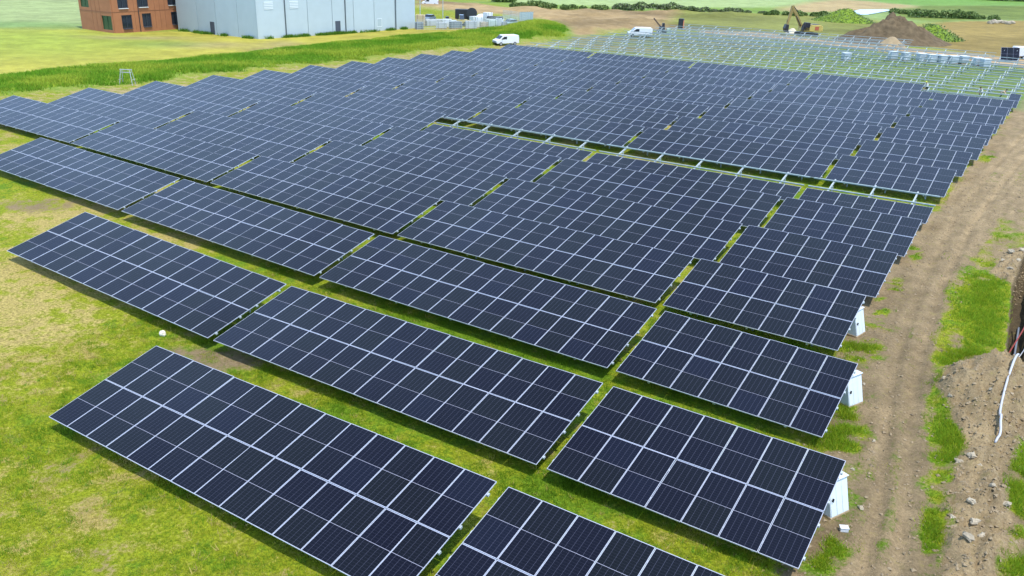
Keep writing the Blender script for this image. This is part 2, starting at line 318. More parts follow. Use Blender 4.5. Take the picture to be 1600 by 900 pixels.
dirt = np.maximum(dirt, np.clip(.16+.75*(fbm(X*.42, Y*.42, 57)-.47), 0, .5)*(X < -8)*(Y < 130))
# rows: a band of greener grass and dry margin between the tables
tr = inp_soft(X, Y, P_TRACK, .8)
dirt = np.maximum(dirt, tr*(.92+.9*(fbm(X*.5, Y*.25, 61)-.55)))
right = sstep(-3.5, -1.0, X+.02*(Y-20))*(Y > 0)*(Y < 160)
dirt = np.maximum(dirt, right*(.43+.65*(fbm(X*.45, Y*.22, 62)-.35)+.25*sstep(45, 80, Y)))
for E in [(1535, 500, 42, 70), (1545, 455, 30, 40), (1490, 690, 28, 45), (1490, 655, 30, 18), (1285, 850, 35, 40), (1320, 660, 26, 26), (1345, 545, 30, 18), (1590, 760, 28, 70), (1455, 830, 12, 40), (1470, 760, 14, 50), (1560, 890, 50, 26), (1590, 640, 14, 14), (1395, 455, 18, 20), (1430, 395, 14, 14), (1370, 490, 20, 20), (1545, 245, 14, 8), (1310, 690, 40, 22), (1500, 560, 40, 12)]:
    e = ell(X, Y, E, .85)*(.05+1.0*sstep(.38, .58, fbm(X*1.5, Y*1.5, 64))); e = np.clip(e, 0, 1); dirt *= 1-.95*e; dry = dry*(1-e)+.22*e
ch = np.maximum(inp_soft(X, Y, P_CHURN, .4), inp_soft(X, Y, P_CLODS, .4)); dirt = np.maximum(dirt, ch*1.2)
for E in [(1500, 580, 1, 1)]: pass
soil = soil*(1-ch[:, None])+np.array([.285, .215, .122])*ch[:, None]
for P in RUTS:
    d = segdist(X, Y, P); e = np.exp(-(d/.35)**2)*tr; soil = soil*(1+.22*e[:, None]*(fbm(X*.6, Y*.6, 63)-.25)[:, None]*2); dirt = np.maximum(dirt, e*.95)
soil = soil*((.62+.50*fbm(X*2.6, Y*.45, 65))*(1+.32*sstep(28, 70, Y)))[:, None]
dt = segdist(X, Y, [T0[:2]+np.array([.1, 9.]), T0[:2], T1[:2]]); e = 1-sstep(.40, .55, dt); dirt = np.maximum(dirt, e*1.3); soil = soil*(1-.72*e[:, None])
bd = inp_soft(X, Y, P_BANKDRY, 2.5); dry = dry*(1-bd)+.62*bd; dirt = np.maximum(dirt, bd*(.42+.5*(fbm(X*.2, Y*.2, 66)-.4))); soil = soil*(1-bd[:, None])+np.array([.30, .24, .12])*bd[:, None]
rk = inp_soft(X, Y, P_RACK, 3); rkz = rk*(.62+.25*fbm(X*.1, Y*.1, 68)); dirt = np.maximum(dirt, rk*(.46-.22*sstep(-60, -25, X)+.9*(fbm(X*.07, Y*.12, 67)-.5))); dry = dry*(1-rk)+.12*rk
def zone(P, w, col, k=1., n=0.):
    global far, farw
    m = inp_soft(X, Y, P, w)*k; c = np.array(col)*(1+n*(fbm(X*.06, Y*.06, 70)-.5))[:, None]*np.ones((len(X), 1))
    far = far*(1-m[:, None])+c*m[:, None] if True else far; farw = np.maximum(farw, m); return m
out_ = sstep(225, 300, Y)*.999; far = far+np.array([.2, .28, .1]); farw = np.maximum(farw, out_)
mead = zone(P_MEADOW, 2.5, (.315, .285, .050), 1, .35)
e = ell(X, Y, (40, 60, 170, 22), .8)*mead; far = far*(1-.6*e[:, None])+np.array([.20, .30, .04])*.6*e[:, None]
for E in [(215, 56, 75, 4), (320, 70, 70, 5), (440, 68, 30, 4), (430, 78, 40, 5)]:
    e = ell(X, Y, E, .8)*mead*.6; far = far*(1-e[:, None])+np.array([.25, .20, .11])*e[:, None]
e = ell(X, Y, (250, 68, 60, 6), .8)*mead*.6; far = far*(1-e[:, None])+np.array([.14, .22, .04])*e[:, None]
zone(P_BROWN, 3, (.265, .190, .095), 1, 1.1); zone(P_MIX, 3, (.155, .165, .042), 1, 1.0); zone(P_TANR, 3, (.235, .175, .055), 1, .6); zone(P_GREENR, 5, (.125, .165, .035), 1, .8)
zone(P_ROADB, 1.2, (.36, .255, .14), 1, .4)
cl = zone(P_CROPL, 3, (.245, .30, .125), 1, .25); zone(P_VERGE, 4, (.15, .23, .04), 1, .6)
e = ell(X, Y, (0, 38, 140, 5), .6); far = far*(1-.7*e[:, None])+np.array([.12, .22, .06])*.7*e[:, None]
ct = zone(P_CROPT, 6, (.26, .33, .135), 1, .2); zone(P_TANF, 5, (.32, .245, .12), 1, .4); cr = zone(P_CROPR, 8, (.13, .24, .05), 1, .3)
e = rkz[:, None]*(1-np.clip(farw, 0, 1))[:, None]; g_ = sstep(-75, -20, X+12*(fbm(X*.06, Y*.06, 69)-.5))[:, None]; far = far*(1-e)+(np.array([.165, .150, .085])*(1-g_)+np.array([.095, .135, .050])*g_)*e; farw = np.maximum(farw, rkz)
bk = zone(P_BANK, 2.5, (.12, .23, .015), .9, .6); e = ell(X, Y, (840, 50, 42, 9), .6); far = far*(1-e[:, None])+np.array([.08, .17, .012])*e[:, None]; farw = np.maximum(farw, e*.9)
me_all = np.stack([X, Y, Z], 1); nx, ny = len(ax), len(ay)
idx = np.arange(nx*ny).reshape(ny, nx); Q = np.stack([idx[:-1, :-1], idx[:-1, 1:], idx[1:, 1:], idx[1:, :-1]], -1).reshape(-1, 4)
fx = X[Q].mean(1); fy = Y[Q].mean(1)
fz = np.zeros(len(Q), int)
fz[inpoly(fx, fy, P_MEADOW)] = 1; fz[inpoly(fx, fy, P_CROPL) | inpoly(fx, fy, P_CROPT) | inpoly(fx, fy, P_CROPR) | (fy > 420)] = 2; fz[inpoly(fx, fy, P_TRACK)] = 3
fz[inpoly(fx, fy, P_ROADB)] = 4; fz[inpoly(fx, fy, P_BROWN)] = 5
MG = ground_mat()
def grid_mesh(name, sel):
    q = Q[sel]; u, inv = np.unique(q, return_inverse=True); q = inv.reshape(-1, 4); me = bpy.data.meshes.new(name)
    me.vertices.add(len(u)); me.vertices.foreach_set('co', me_all[u].astype(np.float32).ravel())
    me.loops.add(q.size); me.loops.foreach_set('vertex_index', q.ravel().astype(np.int32)); me.polygons.add(len(q)); me.polygons.foreach_set('loop_start', np.arange(0, q.size, 4, dtype=np.int32))
    me.polygons.foreach_set('use_smooth', np.ones(len(q), bool)); me.update(calc_edges=True)
    for nm, A in (('dirt', dirt), ('dry', dry), ('farw', farw)): me.attributes.new(nm, 'FLOAT', 'POINT').data.foreach_set('value', A[u].astype(np.float32))
    for nm, A in (('soil', soil), ('far', far)):
        me.attributes.new(nm, 'FLOAT_COLOR', 'POINT').data.foreach_set('color', np.concatenate([A[u], np.ones((len(u), 1))], 1).astype(np.float32).ravel())
    me.materials.append(MG); return setting(link(name, me))
for k, nm in enumerate(['ground', 'meadow', 'crop_field', 'dirt_track', 'dirt_road', 'bare_soil']): grid_mesh(nm, fz == k)
# pond
pm = MB(); P = wpoly([(1326, 19.5), (1343, 15.8), (1380, 15), (1394, 16.4), (1374, 20), (1354, 23.6), (1335, 23.3)]); zc = gz1(*P.mean(0)); pm.add([(x, y, -HL-.18) for x, y in P], [tuple(range(len(P)))])
setting(pm.build('pond', mat('pond_water', (.32, .38, .38), .22, 0, .6)))
# ------------------------------------------------------------------ solar tables
def panel_mesh(with_panes):
    w, h, t, fr, mg, me_, g = 1.134, 2.278, .035, .010, .004, .009, .012
    b = MB()
    V = [(0, 0, 0), (w, 0, 0), (w, h, 0), (0, h, 0), (0, 0, t), (w, 0, t), (w, h, t), (0, h, t), (fr, fr, t), (w-fr, fr, t), (w-fr, h-fr, t), (fr, h-fr, t), (fr, fr, t-.004), (w-fr, fr, t-.004), (w-fr, h-fr, t-.004), (fr, h-fr, t-.004)]
    F = [(0, 3, 2, 1), (0, 1, 5, 4), (1, 2, 6, 5), (2, 3, 7, 6), (3, 0, 4, 7)]
    for a, c in ((4, 8), (8, 12)):
        for k in range(4): F.append((a+k, a+(k+1) % 4, c+(k+1) % 4, c+k))
    b.add(V, F, 0); b.add(V[12:], [(0, 1, 2, 3)], 1)
    panes = []
    x0, x1, y0, y1, zz = fr+mg, w-fr-mg, fr+me_, h-fr-me_, t-.0022
    for k in range(2):
        a = y0 if k == 0 else h/2+g/2; c = h/2-g/2 if k == 0 else y1
        panes.append([(x0, a, zz), (x1, a, zz), (x1, c, zz), (x0, c, zz)])
    def uvset(me, mi):
        L = me.uv_layers.new(name='UVMap')
        for p in me.polygons:
            if p.material_index == mi:
                for li, q in zip(p.loop_indices, ((0, 0), (6, 0), (6, 12), (0, 12))): L.data[li].uv = q
    if with_panes:
        for q in panes: b.add(q, [(0, 1, 2, 3)], 2)
        me = b.mesh('solar_panel', [M_ALU, M_BACK, M_CELL]); uvset(me, 2); return me, None
    me = b.mesh('solar_panel_frame', [M_ALU, M_BACK]); pm = []
    for q in panes:
        p = MB(); p.add(q, [(0, 1, 2, 3)], 0); m2 = p.mesh('cell_pane', [M_CELL]); uvset(m2, 0); pm.append(m2)
    return me, pm
PAN_FULL, _ = panel_mesh(True); PAN_FRAME, PANES = panel_mesh(False)
ct_, st_ = math.cos(TILT), math.sin(TILT)
def sl(s, off=0.): return (s*ct_-off*st_, HL+s*st_+off*ct_)     # point on the slope: y, z
def rack_parts(n):
    """name, mesh list for the steel under (or without) the panels of a table n columns wide"""
    L = n*PW; k = 5 if n > 10 else 3; xs = [L*(i+.5)/k for i in range(k)]; S = 2*PH; out = []
    for s in (.45, 1.78, 2.75, 4.10):
        y, z = sl(s, -.045); out.append(('purlin', MB().box((L/2, 0, 0), (L+.07, .10, .07), 0, Matrix.Translation((0, y, z)) @ Matrix.Rotation(TILT, 4, 'X'))))
    for x in xs:
        y0, z0 = sl(.15, -.15); y1, z1 = sl(S-.12, -.15); out.append(('rafter', MB().beam((x, y0, z0), (x, y1, z1), .085, .12)))
        for s in (.95, 3.55):
            y, z = sl(s, -.2); out.append(('post', MB().box((x+.06, y, (z-.5)/2), (.09, .07, z+.5))))
        y, z = sl(3.5, -.2); y2, z2 = sl(2.2, -.2); out.append(('brace', MB().beam((x-.05, y, z*.35), (x-.05, y2, z2), .05, .05)))
    return out
RACK_MESH = {}
for n in (14, 7): RACK_MESH[n] = [(nm, b.mesh(nm, M_PURL if nm == 'purlin' else M_GALV)) for nm, b in rack_parts(n)]
FRAME_MESH = {}
for n in (14, 7):
    b = MB()
    for nm, q in rack_parts(n): b.add(q.v, q.f)
    FRAME_MESH[n] = b.mesh('support_frame', M_GALV)
ORD = ['first', 'second', 'third', 'fourth', 'fifth', 'sixth', 'seventh', 'eighth', 'ninth', 'tenth', 'eleventh', 'twelfth', 'thirteenth', 'fourteenth', 'fifteenth']
ROWX = [-10.956, -11.389, -12.716, -14.025, -14.001, -14.022, -14.108, -14.120, -13.940, -13.703, -13.730, -13.741, -13.773, -13.882, -13.711]
ROWY = [12.518, 19.825, 27.214, 34.570, 41.751, 49.045, 56.328, 63.581, 70.656, 77.700, 84.732, 91.880, 99.159, 106.601, 114.187]
FOOT = []
def table_base(name, label, cat, xl, n, y, group):
    L = n*PW; zl = float(zf(xl, y+2.2)); zr = float(zf(xl+L, y+2.2))
    t = thing(name, label, cat, (xl, y, zl-HL), 0, group); t.rotation_euler = (0, -math.atan2(zr-zl, L), 0); FOOT.append((xl, xl+L, y)); return t
def add_panel(t, k, half, sub):
    y, z = sl(half*PH); o = link('solar_panel', PAN_FRAME if sub else PAN_FULL, t, (k*PW+.01, y, z), (TILT+random.gauss(0, .0035), random.gauss(0, .0035), 0))
    if sub:
        for m in PANES: link('cell_pane', m, o)
for r in range(15):
    nt_ = [2, 3, 4][r] if r < 3 else 5
    for j in range(nt_):                       # j = 0 is the short table at the right end
        n = 7 if j == 0 else 14; xl = ROWX[r] if j == 0 else ROWX[r]-14*j*PW-j*GAP
        rowtxt = ORD[r]+' row from the front'
        if j == 0: lab = 'short seven-column solar table at the right end of the '+rowtxt
        elif j == nt_-1: lab = 'long solar table at the left end of the '+rowtxt
        else: lab = 'long solar table in the '+rowtxt+', '+ORD[j]+' from the right end'
        half_only = (r == 6 and j <= 2)
        if half_only: lab = lab.replace('solar table', 'half-filled solar table')
        if r == 14 and j == 0: lab = 'short solar table missing most upper panels, right end of the fifteenth row from the front'
        t = table_base('solar_table', lab, 'solar array', xl, n, ROWY[r], 'solar tables in rows')
        for k in range(n):
            for hf in (0, 1):
                if hf == 1 and (half_only or (r == 14 and ((j == 0 and k < 6) or (j == 1 and k >= 12)))): continue
                add_panel(t, k, hf, r < 3)
        if half_only or (r == 14 and j <= 1):
            for nm, me in RACK_MESH[n]: link(nm, me, t)
        else: link('support_frame', FRAME_MESH[n], t)
# bare racks behind the panels
RACKR = [(-13.8, 5), (-13.9, 5), (-13.9, 5), (-14.0, 5), (-14.0, 5), (-14., 5), (-14.5, 5), (-30.5, 4), (-47., 3), (-47., 3)]
for i, (xr, cnt) in enumerate(RACKR):
    y = 121.6+7.1*i
    for j in range(cnt):
        short = (i < 7 and j == 0); n = 7 if short else 14
        xl = -13.8 if short else -13.8-14*(j if i < 7 else j+(1 if i == 7 else 2))*PW-GAP*j
        pos = 'at the right end' if j == 0 else ('at the left end' if j == cnt-1 else ORD[j]+' from the right end')
        t = table_base('mounting_rack', 'bare steel rack without panels, '+pos+' of the '+ORD[i]+' bare row', 'mounting rack', xl, n, y, 'bare racks behind the panels')
        for nm, me in RACK_MESH[n]:
            if nm != 'brace' or i < 4: link(nm, me, t)
# ------------------------------------------------------------------ grass and weeds
def samp(A, x, y):
    i = np.clip(np.searchsorted(ax, x)-1, 0, nx-2); j = np.clip(np.searchsorted(ay, y)-1, 0, ny-2)
    a = (x-ax[i])/(ax[i+1]-ax[i]); b = (y-ay[j])/(ay[j+1]-ay[j]); G = A.reshape(ny, nx)
    return (G[j, i]*(1-a)+G[j, i+1]*a)*(1-b)+(G[j+1, i]*(1-a)+G[j+1, i+1]*a)*b
def visible(x, y, m=.12):
    z = samp(Z, x, y); dx = np.stack([x, y, z-CAM_H], 1); d = dx @ fw; u = dx @ rt/d*F_PX; v = dx @ up/d*F_PX
    return (d > 1) & (np.abs(u) < 800*(1+m)) & (np.abs(v) < 450*(1+m))
def under_table(x, y, e=.9):
    m = np.zeros(len(x), bool)
    for a, b, yy in FOOT: m |= (x > a+e) & (x < b-e*.4) & (y > yy+1.3) & (y < yy+2*PH*ct_-.2)
    return m
def blades(name, x, y, hgt, wid, nb, col, mat_, spread=.06, lean=.5):
    n = len(x); z = samp(Z, x, y); bx = np.repeat(x, nb)+RNG.normal(0, 1, n*nb)*spread; by = np.repeat(y, nb)+RNG.normal(0, 1, n*nb)*spread; bz = np.repeat(z, nb)-.02
    h = np.repeat(hgt, nb)*RNG.uniform(.55, 1.2, n*nb); w = np.repeat(wid, nb)*RNG.uniform(.7, 1.3, n*nb); a = RNG.uniform(0, 2*math.pi, n*nb); l = h*lean*RNG.uniform(.2, 1.2, n*nb); b = RNG.uniform(0, 2*math.pi, n*nb)
    px, py = np.cos(a)*w, np.sin(a)*w
    V = np.stack([np.stack([bx-px, by-py, bz], 1), np.stack([bx+px, by+py, bz], 1), np.stack([bx+np.cos(b)*l, by+np.sin(b)*l, bz+h], 1)], 1).reshape(-1, 3)
    N = n*nb; me = bpy.data.meshes.new(name); me.vertices.add(3*N); me.vertices.foreach_set('co', V.astype(np.float32).ravel()); me.loops.add(3*N); me.loops.foreach_set('vertex_index', np.arange(3*N, dtype=np.int32))
    me.polygons.add(N); me.polygons.foreach_set('loop_start', np.arange(0, 3*N, 3, dtype=np.int32)); me.update(calc_edges=True)
    c = np.repeat(col, nb, 0)*RNG.uniform(.72, 1.28, (N, 1)); c = np.concatenate([c, np.ones((N, 1))], 1); c = np.repeat(c, 3, 0)
    me.attributes.new('col', 'FLOAT_COLOR', 'POINT').data.foreach_set('color', c.astype(np.float32).ravel()); me.materials.append(mat_)
    o = link(name, me); o['kind'] = 'stuff'; return o
M_BLADE = blade_mat('grass_blades')
LU, MI, ST = (np.array(k)*1.55 for k in (LUSH, MID, STRAW))
def grasscol(d):
    a = sstep(.05, .5, d)[:, None]; b = sstep(.52, .95, d)[:, None]; c = LU*(1-a)+MI*a; return c*(1-b)+ST*b
def lawn(name, x0, x1, y0, y1, n, h, w, nb, dm):
    x = RNG.uniform(x0, x1, n); y = RNG.uniform(y0, y1, n); k = visible(x, y) & ~under_table(x, y); x, y = x[k], y[k]
    d = samp(dirt, x, y)+(fbm(x*1.3, y*1.3, 81)-.5)*.9+RNG.normal(0, .12, len(x)); f = samp(farw, x, y); k = (d < dm) & (f < .4) & (vnoise(x*2.2, y*2.2, 84) > .22); x, y = x[k], y[k]
    g = samp(dry, x, y)+(fbm(x*1.4, y*1.4, 82)-.5)*2.0+RNG.normal(0, .18, len(x))
    hh = h*(.55+.9*vnoise(x*.8, y*.8, 83))*np.where(g < .25, 1.25, .8); return blades(name, x, y, hh, np.full(len(x), w), nb, grasscol(g), M_BLADE)
tag(lawn('grass', -34, 4, 6, 40, 210000, .10, .008, 6, .42), 'short patchy grass growing between and beside the nearest solar tables', 'grass')
tag(lawn('grass', -75, 4, 40, 85, 90000, .14, .016, 5, .40), 'short grass growing round the solar tables further back', 'grass')
n = 9000; x = RNG.uniform(-34, -2, n); y = RNG.uniform(6, 45, n); k = visible(x, y) & ~under_table(x, y) & (samp(dirt, x, y) < .45) & (vnoise(x*.55, y*.55, 96) > .48); x, y = x[k], y[k]; h_ = vnoise(x*3, y*3, 97)
tag(blades('grass_tufts', x, y, .10+.16*h_**2, np.full(len(x), .011), 9, np.where((RNG.random(len(x)) < .33)[:, None], ST*.95, np.where((RNG.random(len(x)) < .5)[:, None], LU*np.array([.8, .95, 1.3]), MI)), M_BLADE, .045, 1.1), 'coarser tufts of green and dry grass scattered over the turf', 'grass')
# taller weeds on the lush patches at the right and along the table ends
xs_, ys_ = [], []
for E, n in [((1535, 500, 42, 70), 1500), ((1545, 455, 30, 40), 800), ((1490, 690, 28, 45), 1300), ((1285, 850, 35, 40), 1300), ((1320, 660, 26, 26), 700), ((1590, 760, 28, 70), 1500), ((1455, 830, 12, 40), 300), ((1560, 890, 50, 26), 1300), ((1345, 545, 30, 18), 500), ((1310, 690, 40, 20), 500), ((1500, 560, 40, 12), 500), ((1395, 455, 18, 20), 300), ((1385, 395, 20, 10), 300), ((1240, 900, 60, 20), 900)]:
    u, v, ru, rv = E; c, a, b = at(u, v), at(u+ru, v), at(u, v-rv); q = RNG.normal(0, .5, (n, 2)); xs_.append(c[0]+q[:, 0]*(a[0]-c[0])+q[:, 1]*(b[0]-c[0])); ys_.append(c[1]+q[:, 0]*(a[1]-c[1])+q[:, 1]*(b[1]-c[1]))
x, y = np.concatenate(xs_), np.concatenate(ys_); k = ~under_table(x, y) & (samp(dirt, x, y) < .42); x, y = x[k], y[k]
tag(blades('tall_weeds', x, y, .13+.13*vnoise(x, y, 90), np.full(len(x), .011), 6, grasscol(.20+RNG.normal(0, .2, len(x)))*1.1, M_BLADE, .10, .9), 'clumps of tall green weeds beside the dirt track', 'weeds')
x = RNG.uniform(-150, -80, 150000); y = RNG.uniform(5, 190, 150000); k = (samp(bk, x, y)+(vnoise(x*.5, y*.5, 91)-.5)*.5 > .42) & visible(x, y, .3); x, y = x[k], y[k]
vv = fbm(x*.16, y*.16, 92)+RNG.normal(0, .07, len(x)); c = np.array([.150, .310, .018])*(1-sstep(.35, .65, vv))[:, None]+np.array([.37, .44, .045])*sstep(.35, .65, vv)[:, None]
tag(blades('tall_grass', x, y, .24+.34*vnoise(x*.3, y*.3, 93), np.full(len(x), .05), 6, c, M_BLADE, .28, .9), 'bank of tall rough green grass between the panels and the meadow', 'tall grass')
# crumbled soil and small stones on the churned strip and along the track
n = 40000; x = RNG.uniform(-6, 3.2, n); y = RNG.uniform(18, 75, n); k = (samp(ch, x, y)*1.2+.22*samp(tr, x, y) > RNG.uniform(0, 1, n)) & visible(x, y); x, y = x[k], y[k]; z = samp(Z, x, y); n = len(x)
OCT = np.array([(1, 0, 0), (0, 1, 0), (-1, 0, 0), (0, -1, 0), (0, 0, 1), (0, 0, -1.)]); OF = np.array([(0, 1, 4), (1, 2, 4), (2, 3, 4), (3, 0, 4), (1, 0, 5), (2, 1, 5), (3, 2, 5), (0, 3, 5)])
s = np.exp(np.minimum(RNG.normal(-3.6, .6, n), -2.5)); V = OCT[None]*RNG.uniform(.6, 1.3, (n, 6, 1))*s[:, None, None]*np.array([1, 1, .7])+np.stack([x, y, z+s*.2], 1)[:, None]; V += RNG.normal(0, .15, V.shape)*s[:, None, None]
me = bpy.data.meshes.new('clods'); me.from_pydata(V.reshape(-1, 3).tolist(), [], (OF[None]+6*np.arange(n)[:, None, None]).reshape(-1, 3).tolist()); me.materials.append(mat('clod_soil', (.27, .21, .135), .95, 0, .1, .25, 3.)); o = link('clods', me); o['kind'] = 'stuff'; tag(o, 'crumbled clods of dry soil on the dug strip beside the track', 'soil clods')
for i, (u, v, s) in enumerate([(1497, 727, .19), (1516, 723, .22), (1512, 800, .16), (1570, 795, .15), (1530, 735, .14), (1496, 760, .13), (1555, 655, .16), (1540, 640, .12), (1575, 640, .2), (1487, 815, .14), (1520, 822, .2), (1498, 775, .15), (1548, 770, .14), (1590, 410, .2), (1578, 400, .24), (1595, 398, .2), (1565, 412, .15), (1577, 425, .18), (1530, 850, .17), (1505, 860, .2), (1470, 612, .13), (1480, 636, .12), (1310, 728, .12), (1332, 735, .1), (1345, 795, .13), (1365, 690, .1), (1350, 600, .1), (1300, 735, .12)]):
    p = place(u, v); o = MB().blob((0, 0, 0), (s*.8, s*.6, s*.5), 9, 6, .4, 0, i).build('stone', M_STONE, None, p+Vector((0, 0, s*.2)), (0, 0, i*1.3)); tag(o, *(('pale stone among the clods just above the trench', 'stone', 'stones above the trench') if v < 450 else (('pale stone lying on the brown ground between the track and the cabinets', 'stone', 'stones beside the cabinets') if u < 1400 else ('pale stone on the spoil heap or dug strip right of the dirt track', 'stone', 'stones on the dug strip'))))
p = place(254, 524); o = MB().blob((0, 0, 0), (.17, .14, .15), 10, 7, .2, 0, 77).build('boulder', mat('white_stone', (.66, .62, .52), .85, 0, .2, .12, 6.), None, p+Vector((0, 0, .08))); tag(o, 'round white stone on the grass near the corner of the second row', 'stone')
p = place(1318, 829); t = thing('junction_box', 'small white box lying on the grass near the front right cabinet', 'box', p, .5); MB().box((0, 0, .07), (.24, .17, .13)).build('body', M_WHITE, t, bevel=.01); MB().box((0, 0, .142), (.26, .19, .02)).build('lid', M_WHITE, t, bevel=.004)
# ------------------------------------------------------------------ cabinets at the row ends
def cabinet(u, v, lab, rz, w=.86, h=1.12):
    p = place(u, v); t = thing('inverter_cabinet', lab, 'cabinet', p, rz, 'white cabinets at the row ends')
    mw = mat('cabinet_white', (.56, .62, .65), .42, 0, .5, .05, 3.); md = mat('dusty_base', (.40, .30, .18), .9, 0, .2, .25, 8.)
    sh = Matrix.Translation((-.3, 0, 0))
    MB().prism([(-.45, .05), (.30, .05), (.0, h), (-.22, h+.05), (-.45, h)], -w/2, w/2, 0, sh).build('body', mw, t, bevel=.012)
    for k in range(3):
        a = -w/2+.02+k*(w-.04)/3; M = MB().add([(.303, a+.008, .08), (.303, a+(w-.04)/3-.008, .08), (.01, a+(w-.04)/3-.008, h-.03), (.01, a+.008, h-.03), (.305, a+.004, .085), (.305, a+(w-.04)/3-.01, .085), (.014, a+(w-.04)/3-.004, h-.04), (.014, a+.004, h-.04)], [(4, 5, 6, 7), (0, 1, 5, 4), (1, 2, 6, 5), (2, 3, 7, 6), (3, 0, 4, 7)], 0, sh); M.build('door_panel', mw, t)
    MB().box((-.05, 0, .02), (.72, w+.03, .08), 0, sh).build('plinth', md, t, bevel=.01)
    MB().box((.2, -w/2+.09, .62), (.05, .03, .12), 0, sh).build('latch', M_DARK, t)
    MB().box((-.10, 0, h+.06), (.30, w+.04, .02), 0, sh).build('hood', mw, t, bevel=.004)
    return t
cabinet(1312, 806, 'white cabinet at the right end of the second row, nearest to the camera', -.42)
cabinet(1337, 635, 'white cabinet at the right end of the third row', -.40)
cabinet(1345, 524, 'white cabinet at the right end of the fourth row, farthest from the camera', -.22)
# ------------------------------------------------------------------ cables
def cable(name, lab, pts, r, m, dz=0.):
    P = [place(u, v)+Vector((0, 0, r+k)) for u, v, k in pts]; Q = []
    for i in range(len(P)-1):
        a, b, c, d = P[max(i-1, 0)], P[i], P[i+1], P[min(i+2, len(P)-1)]
        for s in range(6):
            q = s/6; Q.append(.5*((2*b)+(c-a)*q+(2*a-5*b+4*c-d)*q*q+(3*b-a-3*c+d)*q**3))
    Q.append(P[-1]); Q = [Vector((q.x, q.y, max(q.z, gz1(q.x, q.y)+r*.75))) for q in Q]; return tag(MB().tube(Q, r, 8).build(name, m, smooth=True), lab, 'cable')
cable('conduit', 'pale grey cable pipe running out of the trench over the spoil heap', [(1591, 545, .3), (1583, 572, .25), (1581, 590, .06), (1572, 608, .05), (1563, 632, .06), (1557, 660, .05), (1557, 680, .06), (1559, 690, .04), (1553, 698, .02)], .042, mat('grey_conduit', (.44, .45, .49), .45))
cable('cable', 'red cable crossing the dark trench', [(1612, 500, .9), (1600, 512, .75), (1590, 525, .55), (1580, 537, .25)], .03, mat('red_sheath', (.26, .04, .03), .45))
cable('cable', 'bundle of grey cable lying in the trench bottom', [(1598, 490, .05), (1594, 515, .1), (1590, 540, .12), (1587, 560, .15), (1585, 572, .2)], .05, mat('slate_sheath', (.16, .18, .22), .4))
cable('cable', 'thin white cable bent in the trench beside the red one', [(1610, 545, .8), (1598, 546, .6), (1590, 552, .45), (1585, 565, .4), (1582, 575, .25)], .022, mat('white_sheath', (.55, .56, .6), .45))
# ------------------------------------------------------------------ hall
def edge_solver(o, d):
    def g(u):
        a, b = 0., 70.
        for _ in range(50):
            m = (a+b)/2; P = np.array([o[0]+d[0]*m, o[1]+d[1]*m, o[2]-CAM_H]); uu = 800+F_PX*(P @ rt)/(P @ fw)
            if (uu < u) == (SGN > 0): a = m
            else: b = m
        return (a+b)/2
    return g
C = at(404, 60); rzh = math.atan2(.998, .067); SGN = 1
gx_ = edge_solver(C, (math.cos(rzh), math.sin(rzh))); LR = gx_(648.5); xs_r = [0]+[gx_(u) for u in (447, 482, 520, 553, 585, 617)]+[LR]
SGN = -1; gy_ = edge_solver(C, (-math.sin(rzh), math.cos(rzh))); LL = gy_(279); ys_l = [0]+[gy_(u) for u in (374, 340, 311)]+[LL]; dl = gy_(337), gy_(330)
SGN = 1
t = thing('warehouse', 'large pale grey metal-clad hall behind the meadow', 'building', (C[0], C[1], -1.15), rzh)
MC = mat('pale_cladding', (.41, .475, .50), .5, 0, .5, .035, .6, rand=.03); MJ = mat('joint_trim', (.66, .70, .70), .5); HH = 11.
MB().box((LR/2, LL/2, HH/2-1), (LR-.2, LL-.2, HH+2-.3)).build('core', MJ, t)
MB().box((LR/2, LL/2, HH+.05), (LR+.5, LL+.5, .3)).build('roof', mat('grey_roofing', (.28, .3, .31), .7), t, bevel=.04)
for a, b in zip(xs_r[:-1], xs_r[1:]): MB().box(((a+b)/2, 0, HH/2-1), (b-a-.10, .16, HH+1.8)).build('wall_panel', MC, t, bevel=.015)
for a, b in zip(ys_l[:-1], ys_l[1:]): MB().box((0, (a+b)/2, HH/2-1), (.16, b-a-.10, HH+1.8)).build('wall_panel', MC, t, bevel=.015)
MB().box((-.02, -.02, HH/2-1), (.22, .22, HH+1.8)).build('corner_trim', MC, t)
MP = mat('dark_downpipe', (.10, .12, .13), .4, .3)
for u in (447, 540, 618):
    a = gx_(u); MB().tube([(a, -.17, -.3), (a, -.17, HH-1.5)], .11, 8).box((a, -.2, HH-1.6), (.6, .3, .7)).build('downpipe', MP, t)
MD = mat('slate_door', (.055, .065, .09), .45)
def framed(nm, par, x, z, w, h, mf, mi, axis_=0, sub='leaf', off=.085):
    f = MB()
    for dx, dz, sx, sz in ((-w/2, 0, .09, h+.09), (w/2, 0, .09, h+.09), (0, h/2, w-.09, .09), (0, -h/2, w-.09, .09)):
        c = (x+dx, -off-.015, z+dz); d = (sx, .07, sz)
        f.box(c if axis_ == 0 else (c[1], c[0], c[2]), d if axis_ == 0 else (d[1], d[0], d[2]))
    o = f.build(nm, mf, par); c = (x, -off, z); d = (w-.09, .03, h-.09)
    MB().box(c if axis_ == 0 else (c[1], c[0], c[2]), d if axis_ == 0 else (d[1], d[0], d[2])).build(sub, mi, o); return o
a = gx_(528); framed('door', t, a, 1.25, 1.15, 2.4, MD, MD); framed('door', t, (dl[0]+dl[1])/2, .9, 1.2, 2.4, MD, MD, 1)
for u in (422.5, 461.5):
    a = gx_(u); f = MB()
    for k in range(5): f.box((a, -.11, 5.2+k*.28), (1.9, .07, .17))
    f.build('vent', MJ, t)
framed('window', t, gx_(592.5), 1.7, 1.3, 1.5, MJ, mat('pale_glass', (.38, .45, .48), .15), 0, 'pane')
